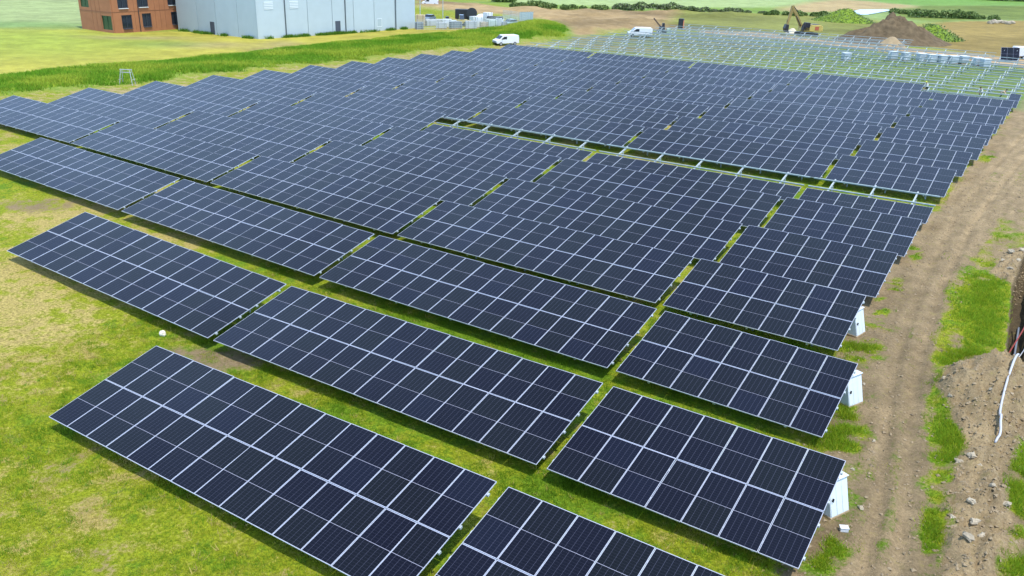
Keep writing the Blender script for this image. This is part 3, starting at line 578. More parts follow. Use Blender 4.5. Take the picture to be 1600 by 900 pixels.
q = RNG.uniform(0, LR, 700); q2 = RNG.uniform(0, LL, 260); e = RNG.uniform(.2, 1.0, 960); ca, sa = math.cos(rzh), math.sin(rzh)
lx = np.concatenate([q, -e[700:]]); ly = np.concatenate([-e[:700], q2]); wx = C[0]+lx*ca-ly*sa; wy = C[1]+lx*sa+ly*ca; k = vnoise(lx*.5, ly*.5+9, 95) > .5; wx, wy = wx[k], wy[k]
tag(blades('wall_weeds', wx, wy, np.full(len(wx), .6), np.full(len(wx), .06), 8, np.tile(np.array([.10, .22, .02]), (len(wx), 1)), M_BLADE, .25, .7), 'weeds growing along the foot of the pale hall', 'weeds')
# ------------------------------------------------------------------ brown house
C2 = at(179, 47.5); E2 = at(300, 40.3); rz2 = math.atan2(E2[1]-C2[1], E2[0]-C2[0]); SGN = 1; gh = edge_solver(C2, (math.cos(rz2), math.sin(rz2)))
SGN = -1; D2 = edge_solver(C2, (-math.sin(rz2), math.cos(rz2)))(129.5); gl_ = edge_solver(C2, (-math.sin(rz2), math.cos(rz2)))
gl = {u: D2-gl_(u) for u in (129.5, 141, 145, 162.5, 177.5)}; SGN = 1
t = thing('office_building', 'brown timber-clad two-storey building beside the pale hall', 'building', (C2[0], C2[1], C2[2]-.1), rz2)
MT = mat('brown_cladding', (.36, .150, .070), .75, 0, .3, .10, .9, rand=.03); L2 = gh(300); HB = 9.4
MGR = mat('green_pane', (.040, .085, .045), .15); MFR = mat('window_frame_dark', (.035, .045, .06), .5); MTR = mat('brown_trim', (.22, .09, .042), .7)
def facade(L, wins, loc, rot):
    for z0, z1 in ((-1.5, 3.2), (3.25, HB)):       # storey walls cut round their windows
        ws = sorted([w for w in wins if z0 < w[2] < z1]); b = MB(); cur = 0.
        for w in ws:
            b.box(((cur+w[0])/2, 0, (z0+z1)/2), (w[0]-cur, .3, z1-z0)); b.box(((w[0]+w[1])/2, 0, (z0+w[2])/2), (w[1]-w[0], .3, w[2]-z0)); b.box(((w[0]+w[1])/2, 0, (z1+w[3])/2), (w[1]-w[0], .3, z1-w[3])); cur = w[1]
        b.box(((cur+L)/2, 0, (z0+z1)/2), (L-cur, .3, z1-z0)); b.build('wall', MT, t, loc, rot)
    MB().box((L/2, -.165, 3.225), (L, .04, .09)).build('ledge', MTR, t, loc, rot)
    bt = MB()
    for k in range(1, int(L/1.15)):
        x = k*1.15
        if not any(w[0]-.15 < x < w[1]+.15 for w in wins): bt.box((x, -.16, HB/2), (.05, .03, HB))
    bt.build('batten', MTR, t, loc, rot)
    for a, b, z0, z1, k in wins:
        f = MB(); w, h, x, z = b-a, z1-z0, (a+b)/2, (z0+z1)/2
        for dx, dz, sx, sz in ((-w/2+.05, 0, .1, h), (w/2-.05, 0, .1, h), (0, h/2-.05, w-.2, .1), (0, -h/2+.05, w-.2, .1), (0, 0, .1, h-.2)): f.box((x+dx, .02, z+dz), (sx, .12, sz))
        f = f.build('window', MGR if k == 'g' else MFR, t, loc, rot)
        for q in (-1, 1): MB().box((x+q*(w/4-.02), .07, z), (w/2-.16, .03, h-.2)).build('pane', MGR if k == 'g' else M_GLASS, f)
        if k == 'd': MB().box((x, -.22, z0-.05), (w*.9, .25, .1)).build('sill', MJ if z0 > 3 else MFR, f)
facade(L2, [(gh(u0_+s_), gh(u1_+s_), z0, z1, 'd') for u0_, u1_, z0, z1, s_ in [(186, 202, 3.85, 6.3, 2.2), (217, 233, 3.9, 6.4, 2.2), (263, 278, 4.0, 6.5, 2.2), (191, 207, .25, 2.65, .6), (223, 237, .35, 2.75, .6), (268, 284, .4, 2.75, .6)]], (0, 0, 0), (0, 0, 0))
facade(D2, [(.5, max(gl[145], 2.0), 3.75, 6.2, 'g'), (gl[162.5], gl[177.5], .1, 2.55, 'g')], (0, D2, 0), (0, 0, -math.pi/2))
MB().box((L2/2+.05, D2/2, HB/2-.8), (L2-.4, D2-.4, HB+1.2)).build('core', MFR, t)
MB().box((L2/2, D2/2, HB+.17), (L2+.6, D2+.6, .3)).build('roof', mat('dark_roofing', (.06, .06, .065), .8), t)
a = gh(218.5); MB().tube([(a, -.24, -.6), (a, -.24, HB)], .07, 8).build('drainpipe', M_DARK, t)
# ------------------------------------------------------------------ vehicles
def wheelset(t, xs, hw, r=.34, w=.24):
    for x in xs:
        for s in (-1, 1):
            o = MB().tube([(x, s*hw-w/2, r), (x, s*hw+w/2, r)], r, 16).build('wheel', M_TYRE, t); MB().tube([(x, s*(hw+.125)-.01, r), (x, s*(hw+.125)+.01, r)], r*.62, 12).build('rim', mat('rim_metal', (.4, .41, .42), .35, .6), o)
def van(lab, p, rz, paint=None, L=5., Wd=1.95, H=1.95, grp=None):
    paint = paint or M_WHITE; t = thing('parked_van', lab, 'van', p, rz, grp); hw = Wd/2
    prof = [(-L/2, .38), (-L/2+.02, 1.5), (-L/2+.12, H-.08), (-L/2+.3, H), (L/2-1.75, H), (L/2-1.45, H-.1), (L/2-.75, 1.22), (L/2-.15, 1.02), (L/2, .75), (L/2-.02, .38)]
    MB().prism(prof, -hw, hw).build('body', paint, t, bevel=.09)
    x0, z0, x1, z1 = L/2-1.40, H-.13, L/2-.79, 1.25; MB().add([(x0+.03, -hw+.16, z0+.03), (x0+.03, hw-.16, z0+.03), (x1+.03, hw-.1, z1+.03), (x1+.03, -hw+.1, z1+.03), (x0, -hw+.16, z0), (x0, hw-.16, z0), (x1, hw-.1, z1), (x1, -hw+.1, z1)], [(0, 1, 2, 3)[::-1], (0, 1, 5, 4), (1, 2, 6, 5), (2, 3, 7, 6), (3, 0, 4, 7)]).build('windscreen', M_GLASS, t)
    for s in (-1, 1):
        MB().prism([(L/2-2.25, 1.18), (L/2-2.25, H-.27), (L/2-1.62, H-.27), (L/2-1.02, 1.18)], s*hw-.012, s*hw+.012).build('side_window', M_GLASS, t)
        MB().box((L/2-.06, s*(hw-.3), .82), (.12, .34, .2)).build('headlight', mat('lamp_glass', (.5, .52, .55), .1), t, bevel=.02); MB().box((-L/2-.005, s*(hw-.14), 1.15), (.04, .14, .5)).build('tail_light', mat('red_lamp', (.35, .02, .02), .25), t)
        MB().box((L/2-1.25, s*(hw+.12), 1.28), (.1, .2, .22)).build('mirror', M_BLACK, t, bevel=.02)
    MB().box((L/2, 0, .48), (.1, Wd-.1, .26)).build('bumper', M_BLACK, t, bevel=.03); MB().box((L/2-.0, 0, .80), (.06, .8, .14)).build('grille', M_BLACK, t)
    wheelset(t, (-L/2+.95, L/2-.95), hw-.1); return t
def car(lab, p, rz, paint):
    t = thing('parked_car', lab, 'car', p, rz); hw = .88
    MB().prism([(-2.1, .32), (-2.15, .85), (-1.9, .98), (1.0, 1.0), (1.95, .82), (2.12, .6), (2.1, .32)], -hw, hw).build('body', paint, t, bevel=.09)
    MB().prism([(-1.85, .97), (-1.25, 1.45), (.15, 1.47), (1.0, .99)], -hw+.1, hw-.1).build('glasshouse', M_GLASS, t, bevel=.05); MB().prism([(-1.25, 1.44), (-1.2, 1.49), (.1, 1.51), (.18, 1.46)], -hw+.14, hw-.14).build('roof', paint, t, bevel=.02)
    for s in (-1, 1): MB().box((2.08, s*.6, .68), (.08, .34, .13)).build('headlight', mat('lamp_glass', (.5, .52, .55), .1), t)
    wheelset(t, (-1.3, 1.3), hw-.08, .32, .2); return t
NOSE = math.atan2(-rt[1], -rt[0])
van('white van with dark windscreen parked at the end of the grass bank', place(790, 71.5), NOSE+.5).scale = (.92,)*3
van('white van seen side-on among the bare racks near the brown soil', place(999, 58), NOSE+.02)
van('distant white van parked beyond the yard behind the hall', place(672, 9), NOSE, None, 4.8)
car('dark blue-grey car parked in the yard right of the hall', place(670, 33), NOSE+1.2, mat('blue_grey_paint', (.16, .21, .27), .3, .3))
car('light blue car parked behind the mesh fence of the yard', place(796, 41), NOSE+.7, mat('light_blue_paint', (.42, .58, .66), .3, .2))
# excavator
M_DYEL = mat('dark_yellow', (.27, .20, .06), .6, 0, .4, .3, 1.)  # darker, blotchier yellow for the boom and stick
p = place(1259, 56); t = thing('excavator', 'yellow tracked excavator digging beside the brown soil mound', 'excavator', p, NOSE+.12); t.scale = (1.08, 1.25, 1.0)
for s in (-1, 1):
    o = MB().prism([(-1.9, .25), (-1.6, .02), (1.6, .02), (1.9, .25), (1.9, .6), (1.6, .85), (-1.6, .85), (-1.9, .6)], s*1.15-.28, s*1.15+.28).build('track', M_BLACK, t, bevel=.05)
    for x in (-1.5, -.75, 0, .75, 1.5): MB().tube([(x, s*1.15-.3, .42), (x, s*1.15+.3, .42)], .24, 10).build('roller', M_DARK, o)
MB().box((0, 0, .7), (2.2, 1.7, .5)).build('undercarriage', M_DARK, t, bevel=.05)
MB().prism([(-2.4, 1.05), (-2.55, 1.3), (-2.55, 2.25), (-2.2, 2.45), (-.2, 2.45), (-.1, 2.1), (1.3, 2.0), (1.3, 1.05)], -1.3, 1.3).build('house', M_YEL, t, bevel=.06)
MB().prism([(-2.75, 1.1), (-2.75, 2.15), (-2.35, 2.35), (-2.35, 1.1)], -1.32, 1.32).build('counterweight', M_YEL, t, bevel=.08); MB().box((-1.5, 0, 2.5), (1.4, 1.6, .12)).build('engine_cover', M_DARK, t, bevel=.03)
for s in (-1, 1): MB().box((-1.45, s*1.31, 1.75), (.85, .05, .8)).build('side_grille', mat('rust_panel', (.40, .10, .05), .6), t)
c_ = MB().prism([(.05, 1.15), (.05, 2.9), (1.0, 2.95), (1.45, 2.1), (1.45, 1.15)], .35, 1.3).build('cab', M_BLACK, t, bevel=.05); MB().prism([(.15, 1.9), (.15, 2.75), (.95, 2.8), (1.3, 2.1), (1.3, 1.9)], .33, 1.32).build('cab_window', M_GLASS, c_)
MB().prism([(.6, 1.7), (.9, 2.3), (2.3, 4.7), (3.4, 6.1), (3.75, 5.95), (3.55, 5.4), (2.75, 4.3), (1.35, 1.75)], -.65, -.25).build('boom', M_DYEL, t, bevel=.03)
MB().prism([(3.2, 6.35), (3.75, 6.3), (4.35, 2.6), (4.3, 2.0), (4.05, 2.0), (3.3, 5.2)], -.62, -.28).build('stick', M_DYEL, t, bevel=.03)
MB().prism([(3.95, 2.3), (4.5, 2.35), (4.75, 1.5), (4.5, .7), (3.7, .55), (3.95, 1.1)], -.95, .05).build('bucket', M_BLACK, t, bevel=.03)
for pts in ([(1.3, -.2, 2.1), (2.6, -.2, 4.2)], [(2.3, -.45, 5.0), (3.4, -.45, 6.35)], [(3.4, -.45, 5.6), (4.3, -.45, 2.9)]): MB().tube(pts, .09, 8).build('ram', M_DARK, t)
# small drilling machine and cabin by the second van
p = place(1033, 51); t = thing('piling_rig', 'small dark tracked rig with a raised boom beside the white van', 'piling rig', p, NOSE)
for s in (-1, 1): MB().prism([(-.9, .05), (.9, .05), (1.05, .3), (.9, .5), (-.9, .5), (-1.05, .3)], s*.55-.15, s*.55+.15).build('track', M_BLACK, t)
MB().box((-.1, 0, .95), (1.3, 1.1, .9), taper=.85).build('engine_body', M_DARK, t, bevel=.05); MB().beam((.1, 0, 1.1), (1.9, 0, 3.0), .28, .3).build('boom', mat('brown_boom', (.10, .06, .04), .6), t)
MB().box((-.35, 0, 1.7), (.5, .8, .7)).build('cab', M_BLACK, t, bevel=.04); MB().box((-1.6, .2, .5), (.9, .9, .9)).build('rear_pack', mat('pale_green_paint', (.42, .55, .42), .5), t, bevel=.04)
p = place(1063, 49); t = thing('site_cabin', 'tall black site toilet with an orange side beyond the racks', 'portable toilet', p, NOSE+1.2)
MB().box((0, 0, 1.1), (1.1, 1.1, 2.15)).build('body', M_BLACK, t, bevel=.03); MB().box((0, 0, 2.24), (1.2, 1.2, .14), taper=.7).build('roof', M_BLACK, t); MB().box((0, .57, 1.0), (1.0, .05, 1.8)).build('side_panel', mat('orange_panel', (.55, .16, .05), .5), t); MB().box((.57, 0, 1.05), (.04, .75, 1.8)).build('door', M_DARK, t)
# ------------------------------------------------------------------ heaps
LF = [mat('leaf_dark', (.088, .140, .034), .7), mat('leaf_mid', (.115, .175, .038), .7), mat('leaf_light', (.145, .21, .046), .7)]
def heap(name, lab, cat, u, v, ru, h, col, seed, rr=None, nn=.25, sub=64, k=1.15, tufts=0):
    c = at(u, v); a = at(u+ru, v); rad = float(np.hypot(*(a[:2]-c[:2]))); rr = rr or rad*.7; b = MB(); n = sub; zc = gz1(c[0], c[1])
    tt, rrr = np.meshgrid(np.linspace(0, 2*math.pi, n, endpoint=False), np.linspace(0, 1, 22)); lx = rad*rrr*np.cos(tt); ly = rr*rrr*np.sin(tt)
    wob = .8+.4*fbm(np.cos(tt)*1.5+seed, np.sin(tt)*1.5+seed, seed); lx *= wob; ly *= wob; cx, sx = RH; gx2 = c[0]+lx*RH[0]+ly*FH[0]; gy2 = c[1]+lx*RH[1]+ly*FH[1]
    z = h*np.clip(1-rrr, 0, 1)**k*(1-.12*np.exp(-(rrr/.12)**2)); z = z*(1+nn*2*(fbm(lx*.5+seed, ly*.5, seed, 5)-.5))+ (fbm(lx*1.6, ly*1.6+seed, seed+3)-.5)*.5*nn*h*np.minimum(rrr*4, 1)*(1-rrr); gz = ground_h(gx2, gy2)-.12*rrr
    b.v = [(gx2[i, j]-c[0], gy2[i, j]-c[1], gz[i, j]+z[i, j]-zc) for i in range(22) for j in range(n)]; b.f = [(i*n+j, (i+1)*n+j, (i+1)*n+(j+1) % n, i*n+(j+1) % n) for i in range(21) for j in range(n)]; b.m = [0]*len(b.f)
    o = tag(b.build(name, col, None, (c[0], c[1], zc), smooth=True), lab, cat)
    if tufts:
        rg = np.random.default_rng(seed); f = MB()
        for q in range(tufts):
            i = min(20, int(21*math.sqrt(rg.random()))); v = Vector(b.v[i*n+rg.integers(0, n)])+Vector((rg.normal(0, .5), rg.normal(0, .5), .02)); d = Vector(rg.normal(0, 1, 3)).normalized(); e = d.orthogonal().normalized(); g = d.cross(e); s = rg.uniform(.08, .2)
            f.add([v+e*s, v+g*s, v-e*s, v-g*s], [(0, 1, 2, 3)], int(rg.integers(0, 3)))
        f.build('foliage', LF, o)
    return o
M_SOIL = mat('dark_soil', (.118, .088, .053), .95, 0, .1, .35, .9, .25); M_SAND = mat('sand', (.30, .23, .14), .95, 0, .1, .14, 1.2, .08); M_MEAD = mat('rough_meadow', (.16, .24, .03), .95, 0, .1, .45, .8, .3)
heap('soil_mound', 'big mound of dark brown soil right of the excavator', 'soil mound', 1392, 66, 76, 6.3, M_SOIL, 3, 8, .45, 72, 1.1)
heap('sand_pile', 'small pale cone of sand in front of the brown mound', 'sand pile', 1391, 77, 24, 2.7, M_SAND, 9, 3.0, .12, 48, 1.0)
heap('grassy_mound', 'green weedy mound behind the excavator', 'grass mound', 1318, 33, 36, 3.6, M_MEAD, 14, 10, .3, tufts=3500)
heap('grassy_mound', 'low green weedy mound right of the big soil mound', 'grass mound', 1452, 60, 38, 3.4, M_MEAD, 19, 8, .3, tufts=3500)
heap('stone_pile', 'pile of pale stone in front of the excavator bucket', 'stone pile', 1237, 53, 11, 1.9, mat('pale_rubble', (.58, .53, .42), .9, 0, .2, .2, 1.), 23, 1.6, .4, 40)
for i, (u, v) in enumerate([(1548, 37), (1553, 35), (1558, 36.5), (1563, 36), (1569, 37), (1575, 38), (1580, 37)]):
    p = place(u, v); o = MB().blob((0, 0, 0), (.9, .7, .6), 9, 6, .25, 0, i+50).build('stone', M_STONE, None, p+Vector((0, 0, .3))); tag(o, ORD[i]+' boulder from the left in the pale distant line at the far right', 'stone', 'pale boulders far right')
# ------------------------------------------------------------------ hedges and bushes
def bush(name, lab, cat, u, v, ru, h, seed, cols, depth=2.5, grp=None, n=1500):
    c = at(u, v); a = at(u+ru, v); rad = float(np.hypot(*(a[:2]-c[:2]))); rg = np.random.default_rng(seed); k = max(4, int(rad/1.0)); zc = gz1(c[0], c[1]); b = MB()
    q = rg.uniform(-1, 1, (k, 2)); cx = (np.linspace(-1, 1, k)+q[:, 0]*.15)*rad*.92; cy = q[:, 1]*depth*.5; cr = rg.uniform(.6, 1.2, k)*h*.46; w = rg.integers(0, k, n); th = rg.uniform(0, 2*math.pi, n); ph = np.arccos(rg.uniform(-.35, 1, n)); rr = cr[w]*rg.uniform(.72, 1.06, n)
    lx = cx[w]+rr*np.sin(ph)*np.cos(th)*1.7; ly = cy[w]+rr*np.sin(ph)*np.sin(th); lz = cr[w]*.45+rr*np.cos(ph); s = h*.09*rg.uniform(.6, 1.4, n)
    V = []; 
    for i in range(n):
        o = Vector((lx[i]*RH[0]+ly[i]*FH[0], lx[i]*RH[1]+ly[i]*FH[1], lz[i])); d = Vector(rg.normal(0, 1, 3)).normalized(); e = d.orthogonal().normalized(); f = d.cross(e)
        b.add([o+e*s[i], o+f*s[i], o-e*s[i], o-f*s[i]], [(0, 1, 2, 3)], int(rg.integers(0, len(cols))))
    t = thing(name, lab, cat, (c[0], c[1], zc), 0, grp); b.build('foliage', cols, t)
    s_ = MB()
    for i in range(k): s_.tube([(cx[i]*RH[0]+cy[i]*FH[0], cx[i]*RH[1]+cy[i]*FH[1], -.2), (cx[i]*RH[0]+cy[i]*FH[0], cx[i]*RH[1]+cy[i]*FH[1], h*.5)], .1, 5, 0, .04)
    s_.build('stem', mat('bark', (.07, .05, .035), .9), t); return t

LO = [mat('leaf_olive', (.15, .175, .085), .7), mat('leaf_olive_dark', (.10, .125, .06), .7), mat('leaf_mid', (.12, .19, .04), .7)]
for i, (u, v, ru, h, lab, cc) in enumerate([(830, 13, 26, 2.6, 'dark green hedge behind the brown soil bank, left end', LF), (895, 16, 40, 2.4, 'long dark hedge beside the pale crop field, second from left', LF), (980, 16.5, 13, 2.4, 'round olive bush standing alone between two hedges', LO), (1040, 18, 32, 2.6, 'olive hedge behind the brown soil, right of the round bush', LO), (1110, 20, 36, 2.4, 'ragged hedge above the site toilet and dry grass', LO), (1172, 22, 24, 2.0, 'low dark hedge ending left of the excavator', LO), (1220, 24, 18, 2.2, 'dark scrub directly behind the excavator boom', LF), (1265, 25, 20, 2.0, 'dark scrub between the excavator and the green mound', LF), (1425, 22, 24, 2.2, 'green scrub right of the pond', LF), (1470, 28, 34, 3.2, 'broad green scrub behind the low weedy mound', LF), (1530, 30, 24, 2.0, 'thin scrub beside the line of pale boulders', LF), (1575, 1, 30, 7.0, 'dark distant wood at the top right corner', LF), (790, 3, 5, 4.0, 'small dark tree on the edge of the crop field', LF)]):
    bush('hedge' if 'hedge' in lab else ('bush' if 'tree' not in lab else 'small_tree'), lab, 'hedge' if 'hedge' in lab else ('tree' if 'tree' in lab else 'bush'), u, v, ru, h, 300+i, cc, 3.5 if h < 5 else 12, None, 2200)
# ------------------------------------------------------------------ yard right of the hall
def crate(name, lab, cat, u, v, d, m, rz=0., extra=None, grp=None):
    p = place(u, v); t = thing(name, lab, cat, p, NOSE+rz, grp)
    for k in (-1, 0, 1): MB().box((0, k*(d[1]/2-.08), .06), (d[0], .12, .12)).build('skid', M_WOOD, t)
    MB().box((0, 0, .14+d[2]/2), d).build('load', m, t, bevel=.04)
    for k in (-.3, .3): MB().box((k*d[0], 0, .14+d[2]/2), (.06, d[1]+.03, d[2]+.03)).build('strap', M_DARK, t)
    return t
MGY = mat('grey_wrap', (.42, .44, .46), .5, 0, .5, .1, 1.); MPW = mat('white_wrap', (.66, .69, .71), .3, 0, .5, .06, 1.5)
crate('crate_stack', 'black stacked crate with a dark drum in the yard beyond the fence', 'crates', 722, 33, (3.2, 2.2, 2.6), M_BLACK)
p = place(733, 33)+Vector((0, 0, 1.7)); t = thing('cable_drum', 'dark blue drum standing beside the black crate', 'drum', place(737, 34), NOSE); MB().tube([(0, -.7, 1.9), (0, .7, 1.9)], 1.0, 16).build('drum_core', mat('navy_drum', (.05, .06, .10), .5), t); [MB().tube([(0, s*.75-.05, 1.9), (0, s*.75+.05, 1.9)], 1.25, 18).build('flange', M_DARK, t) for s in (-1, 1)]; MB().box((0, 0, .5), (1.4, 1.7, 1.)).build('stand', M_DARK, t)
p = place(719, 41); t = thing('yellow_loader', 'yellow site loader parked in front of the black crates', 'loader', p, NOSE+.2); MB().prism([(-1.6, .5), (-1.6, 1.4), (.3, 1.4), (.5, .9), (1.4, .8), (1.4, .5)], -.8, .8).build('body', M_YEL, t, bevel=.05); MB().box((-.3, 0, 1.9), (1.1, 1.2, 1.0), taper=.85).build('cab', M_GLASS, t, bevel=.05); MB().beam((.3, 0, 1.2), (2.6, 0, 1.8), .25, .25).build('loader_arm', M_YEL, t); MB().box((2.9, 0, 1.7), (.6, 1.6, .6)).build('bucket', M_DARK, t); wheelset(t, (-1., .9), .8, .48, .35)
for i, (u, v, d, m, lab) in enumerate([(690, 45, (2.2, 1.2, 1.2), MGY, 'grey strapped pack at the left of the fenced yard'), (699, 43, (1.8, 1.2, 1.6), MPW, 'white wrapped pack left of the yellow loader'), (736, 45, (2.4, 1.2, 1.5), MGY, 'grey strapped pack right of the yellow loader'), (748, 43, (1.5, 1.2, 2.1), MPW, 'tall white wrapped pack in the middle of the yard'), (756, 45, (1.6, 1.2, 1.2), mat('beige_wrap', (.48, .38, .25), .7), 'beige pack with timber in the yard'), (768, 45, (2.0, 1.3, 1.5), mat('mint_wrap', (.50, .60, .56), .5), 'pale green pack beside the dark-topped skip'), (676, 40, (3.4, 1.2, 1.1), MGY, 'long grey pack in front of the dark car')]):
    crate('pallet_pack', lab, 'pallet', u, v, d, m, .1*i)
for i, (u, v, d, m, lab) in enumerate([(657, 40, (2.0, 1.2, 2.2), mat('tan_pack', (.50, .40, .26), .7), 'tan timber stack between the hall corner and the dark car'), (655, 46, (1.8, 1.3, 1.3), mat('slate_pack', (.16, .19, .22), .5), 'dark slate pack right at the foot of the hall end'), (684, 37, (5.5, 1.2, .9), MGY, 'long low grey bundle behind the strapped grey pack'), (705, 38, (4.0, 1.2, .8), MPW, 'long low white bundle left of the black crates'), (712, 45, (2.6, 1.3, 1.3), mat('slate_pack', (.16, .19, .22), .5), 'dark pack close under the yellow loader'), (728, 40, (1.8, 1.2, 1.0), mat('ochre_pack', (.55, .38, .10), .6), 'ochre yellow pack beside the loader bucket'), (742, 38, (2.2, 1.4, 1.6), MPW, 'white pack behind the tall wrapped one'), (762, 38, (2.0, 1.3, 2.4), MPW, 'tall white pack left of the dark-topped skip'), (786, 45, (1.6, 1.2, 1.1), MGY, 'small grey pack right of the white tank'), (733, 29, (4.5, 1.6, .9), M_DARK, 'flat dark bundle far back beyond the drum')]):
    crate('pallet_pack', lab, 'pallet', u, v, d, m, .13*i)
p = place(773, 40); t = thing('skip', 'white skip with a dark load right of the yard', 'skip', p, NOSE); MB().prism([(-1.5, .15), (-2.1, 1.5), (2.1, 1.5), (1.5, .15)], -.9, .9).build('body', M_WHITE, t); MB().box((0, 0, 1.65), (3.9, 1.7, .7), taper=.9).build('load', M_BLACK, t, bevel=.1)
p = place(779, 45); t = thing('white_tank', 'upright white tank beside the dark-topped skip', 'tank', p); MB().tube([(0, 0, 0), (0, 0, 2.0)], .7, 16).build('shell', M_WHITE, t, smooth=False); MB().tube([(0, 0, 2.0), (0, 0, 2.12)], .3, 12).build('cap', M_DARK, t)
p = place(752, 36); t = thing('white_tent', 'rounded white sheeted load at the back of the yard', 'sheeted load', p, NOSE); MB().blob((0, 0, .8), (1.5, 1.0, 1.2), 16, 8, .08, 0, 5).build('sheet', M_WHITE, t, smooth=True)
def mesh_fence(lab, pts, h=2.):
    P = [place(u, v) for u, v in pts]; t = thing('mesh_fence', lab, 'fence', P[0]); mg_ = mat('fence_wire', (.50, .56, .55), .5, .2); o = P[0]
    for a, b in zip(P[:-1], P[1:]):
        n = max(1, int((b-a).length/3.2))
        for i in range(n):
            q0, q1 = a+(b-a)*i/n-o, a+(b-a)*(i+1)/n-o; MB().tube([q0, q0+Vector((0, 0, h+.1))], .05, 6).build('fence_post', M_GALV, t); w = MB()
            for k in range(1, 16): q = q0+(q1-q0)*k/16; w.beam(q+Vector((0, 0, .1)), q+Vector((0, 0, h)), .03, .03, 0, (1, 0, 0))
            for k in range(6): w.beam(q0+Vector((0, 0, .1+k*(h-.1)/5)), q1+Vector((0, 0, .1+k*(h-.1)/5)), .03, .03)
            w.build('mesh_panel', mg_, t)
mesh_fence('pale mesh fence along the front and right side of the yard', [(652, 47), (740, 47.5), (832, 43.5), (812, 32), (785, 28)])
for u, v, h, l in ((656.5, 30, 6.5, 'slim grey lamp post close to the end of the hall'), (692, 28, 5.5, 'slim grey lamp post standing in the middle of the yard')):
    t = thing('lamp_post', l, 'lamp post', place(u, v)); MB().tube([(0, 0, -.2), (0, 0, h)], .11, 8, 0, .07).build('pole', M_GALV, t); MB().beam((0, 0, h), (-1.0, -.3, h+.1), .25, .12).build('lamp_head', mat('lamp_head_grey', (.5, .52, .52), .5), t)
# pallets of module packs at the back of the racks
for i, (u, v, nm) in enumerate([(1321, 95, 'alone at the left end of the line'), (1394, 93, 'second from the left of the line'), (1414, 95, 'third from the left of the line'), (1438, 96, 'fourth from the left of the line'), (1455, 98, 'fifth from the left of the line'), (1471, 99, 'sixth from the left of the line'), (1488, 100, 'fourth from the right end of the line'), (1504, 100, 'third from the right end of the line'), (1525, 103, 'second from the right end of the line'), (1538, 105, 'at the right end of the line')]):
    p = place(u, v); t = thing('module_pallet', 'pallet of wrapped modules behind the racks, '+nm, 'pallet', p, NOSE+.15, 'pallets of wrapped modules')
    for k in (-.5, 0, .5): MB().box((0, k, .07), (1.3, .12, .14)).build('skid', M_WOOD, t)
    MB().box((0, 0, .72), (1.25, 1.15, 1.1)).build('module_pack', mat('bluish_pack', (.40, .46, .52), .4, .1, .5, .06, 2.), t, bevel=.02); MB().box((0, 0, 1.32), (1.32, 1.22, .1)).build('top_sheet', MPW, t); MB().box((0, 0, .75), (1.28, 1.18, .10)).build('strap', MPW, t); MB().box((-.66, 0, .8), (.04, .5, .5)).build('end_label', M_BLACK, t)
# panels leaning at the far right, with the white trailer behind them
p = place(1578, 96); t = thing('leaning_panels', 'upright pack of dark solar panels standing at the far right', 'solar panels', p, math.atan2(rt[1], rt[0]))
for k in range(3): link('solar_panel', PAN_FULL, t, (-1.75+k*1.15, .1*k, .15), (R(72), 0, 0))
MB().beam((-1.7, .3, .1), (1.7, .5, .1), .2, .2).build('base_rail', M_GALV, t); MB().beam((-1.2, .4, 1.9), (-1.2, 1.5, .05), .07, .07).build('prop', M_GALV, t); MB().beam((1.2, .6, 1.9), (1.2, 1.6, .05), .07, .07).build('prop', M_GALV, t)
p = place(1596, 92); t = thing('site_trailer', 'white trailer with a black rear behind the leaning panels', 'trailer', p, math.atan2(rt[1], rt[0])); MB().box((0, 0, 1.35), (3.4, 1.8, 1.7)).build('body', M_WHITE, t, bevel=.12); MB().box((1.75, 0, 1.3), (.2, 1.6, 1.5)).build('rear_door', M_BLACK, t, bevel=.03); MB().beam((-1.7, 0, .5), (-2.9, 0, .5), .1, .1).build('tow_bar', M_DARK, t); wheelset(t, (-.2, .6), .9, .33, .2)
# trestle on the dry strip at the left
p = place(200, 135); t = thing('trestle', 'pale metal trestle standing on the dry strip before the grass bank', 'trestle', p, math.atan2(rt[1], rt[0])); mt_ = mat('pale_steel', (.40, .42, .40), .5, .2)
for sx in (-1, 1):
    for sy in (-1, 1): MB().beam((sx*.72, sy*.45, -.05), (sx*.5, sy*.2, 1.62), .055, .055).build('leg', mt_, t)
    MB().beam((sx*.75, -.35, .6), (sx*.75, .35, .6), .05, .05).build('tie', mt_, t)
for z, l in ((1.65, 1.35), (1.35, 1.05)): MB().beam((-l/2, 0, z), (l/2, 0, z), .12, .08).build('crossbar', mt_, t)
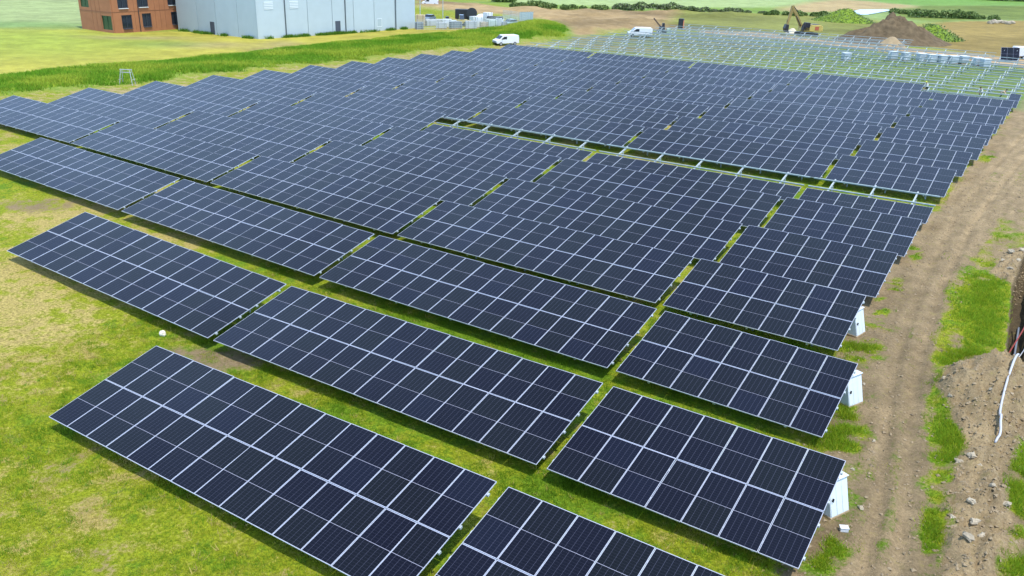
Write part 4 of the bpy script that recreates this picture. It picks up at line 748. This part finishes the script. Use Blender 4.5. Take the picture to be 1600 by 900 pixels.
# ------------------------------------------------------------------ workers
M_SKIN = mat('skin', (.42, .24, .16), .6)
def person(lab, u, v, dz, rz, shirt, trousers, bend=.9, hat=None, ext=(0, 0)):
    p = place(u, v)+Vector((ext[0], ext[1], dz)); hip = Vector((0, 0, .62)); ch_ = hip+Vector((.48*math.sin(bend), 0, .48*math.cos(bend))); nk = ch_+Vector((.1*math.sin(bend), 0, .1*math.cos(bend)+.02)); hd = nk+Vector((.13, 0, .13))
    J = [hip, hip+Vector((.2*math.sin(bend), 0, .22*math.cos(bend))), ch_, nk, hd, hd+Vector((.03, 0, .1))]; Rd = [.15, .135, .17, .06, .10, .075]; Ed = [(0, 1), (1, 2), (2, 3), (3, 4), (4, 5)]; Mi = [1, 0, 0, 2, 2, 2]
    for s in (-1, 1):
        i = len(J); J += [hip+Vector((.02, s*.1, -.06)), Vector((.26, s*.17, .40)), Vector((.02, s*.16, .09)), Vector((.20, s*.17, .04))]; Rd += [.10, .075, .05, .045]; Mi += [1, 1, 1, 3]; Ed += [(0, i), (i, i+1), (i+1, i+2), (i+2, i+3)]
        i = len(J); J += [ch_+Vector((0, s*.19, 0)), ch_+Vector((.16, s*.25, -.24)), ch_+Vector((.36, s*.18, -.36)), ch_+Vector((.44, s*.17, -.40))]; Rd += [.07, .05, .038, .035]; Mi += [0, 0, 2, 2]; Ed += [(2, i), (i, i+1), (i+1, i+2), (i+2, i+3)]
    me = bpy.data.meshes.new('person'); me.from_pydata([tuple(k) for k in J], Ed, []); o = link('person', me, None, p, (0, 0, rz)); mo = o.modifiers.new('skin', 'SKIN'); mo.use_smooth_shade = True; L = me.skin_vertices[0].data
    for k, q in enumerate(Rd): L[k].radius = (q, q)
    L[0].use_root = True; o.modifiers.new('sub', 'SUBSURF').levels = 1
    m2 = bpy.data.meshes.new_from_object(o.evaluated_get(bpy.context.evaluated_depsgraph_get())); o.modifiers.clear(); o.data = m2; m2.materials.clear()
    for q in (shirt, trousers, M_SKIN, M_BLACK): m2.materials.append(q)
    JA = np.array([tuple(k) for k in J])
    for f in m2.polygons: f.material_index = Mi[int(np.argmin(((JA-np.array(f.center))**2).sum(1)))]
    h = MB()
    for s in (-1, 1):
        w = ch_+Vector((.45, s*.17, -.40))
        for k in range(4): a = w+Vector((.02, (k-1.5)*.022, -.01)); h.tube([a, a+Vector((.05, 0, -.015)), a+Vector((.075, 0, -.05-.006*(k % 2)))], .010, 5, 0, .007)
        a = w+Vector((0, -s*.04, 0)); h.tube([a, a+Vector((.03, -s*.03, -.02))], .011, 5, 0, .008)
    h.build('fingers', M_SKIN, o); MB().blob(tuple(hd+Vector((.005, 0, .06))), (.115, .105, .085), 12, 6, 0).build('helmet' if hat else 'hair', hat or mat('dark_hair', (.03, .02, .015), .8), o, smooth=True)
    return tag(o, lab, 'person')
M_DK = mat('dark_cloth', (.03, .035, .05), .9); M_HV = mat('hi_vis_yellow', (.62, .66, .06), .6); M_LC = mat('light_cloth', (.62, .62, .60), .85); M_BE = mat('beige_cloth', (.50, .36, .24), .85)
person('person in dark work clothes bending over the last panel row, left of the yellow helmet', 1434, 147, .15, NOSE+2.2, M_DK, M_LC, .8)
person('person in a yellow helmet crouching at the edge of the last panel row', 1447, 147, .25, NOSE+.4, M_LC, M_DK, .5, M_HV)
person('person in a white shirt bending at the right end of the last panel row', 1532, 154, .25, NOSE+.6, M_LC, M_DK, .9)
person('person in a beige shirt leaning over the panels at the far right end', 1560, 156, .25, NOSE+2.6, M_BE, M_DK, 1.1)
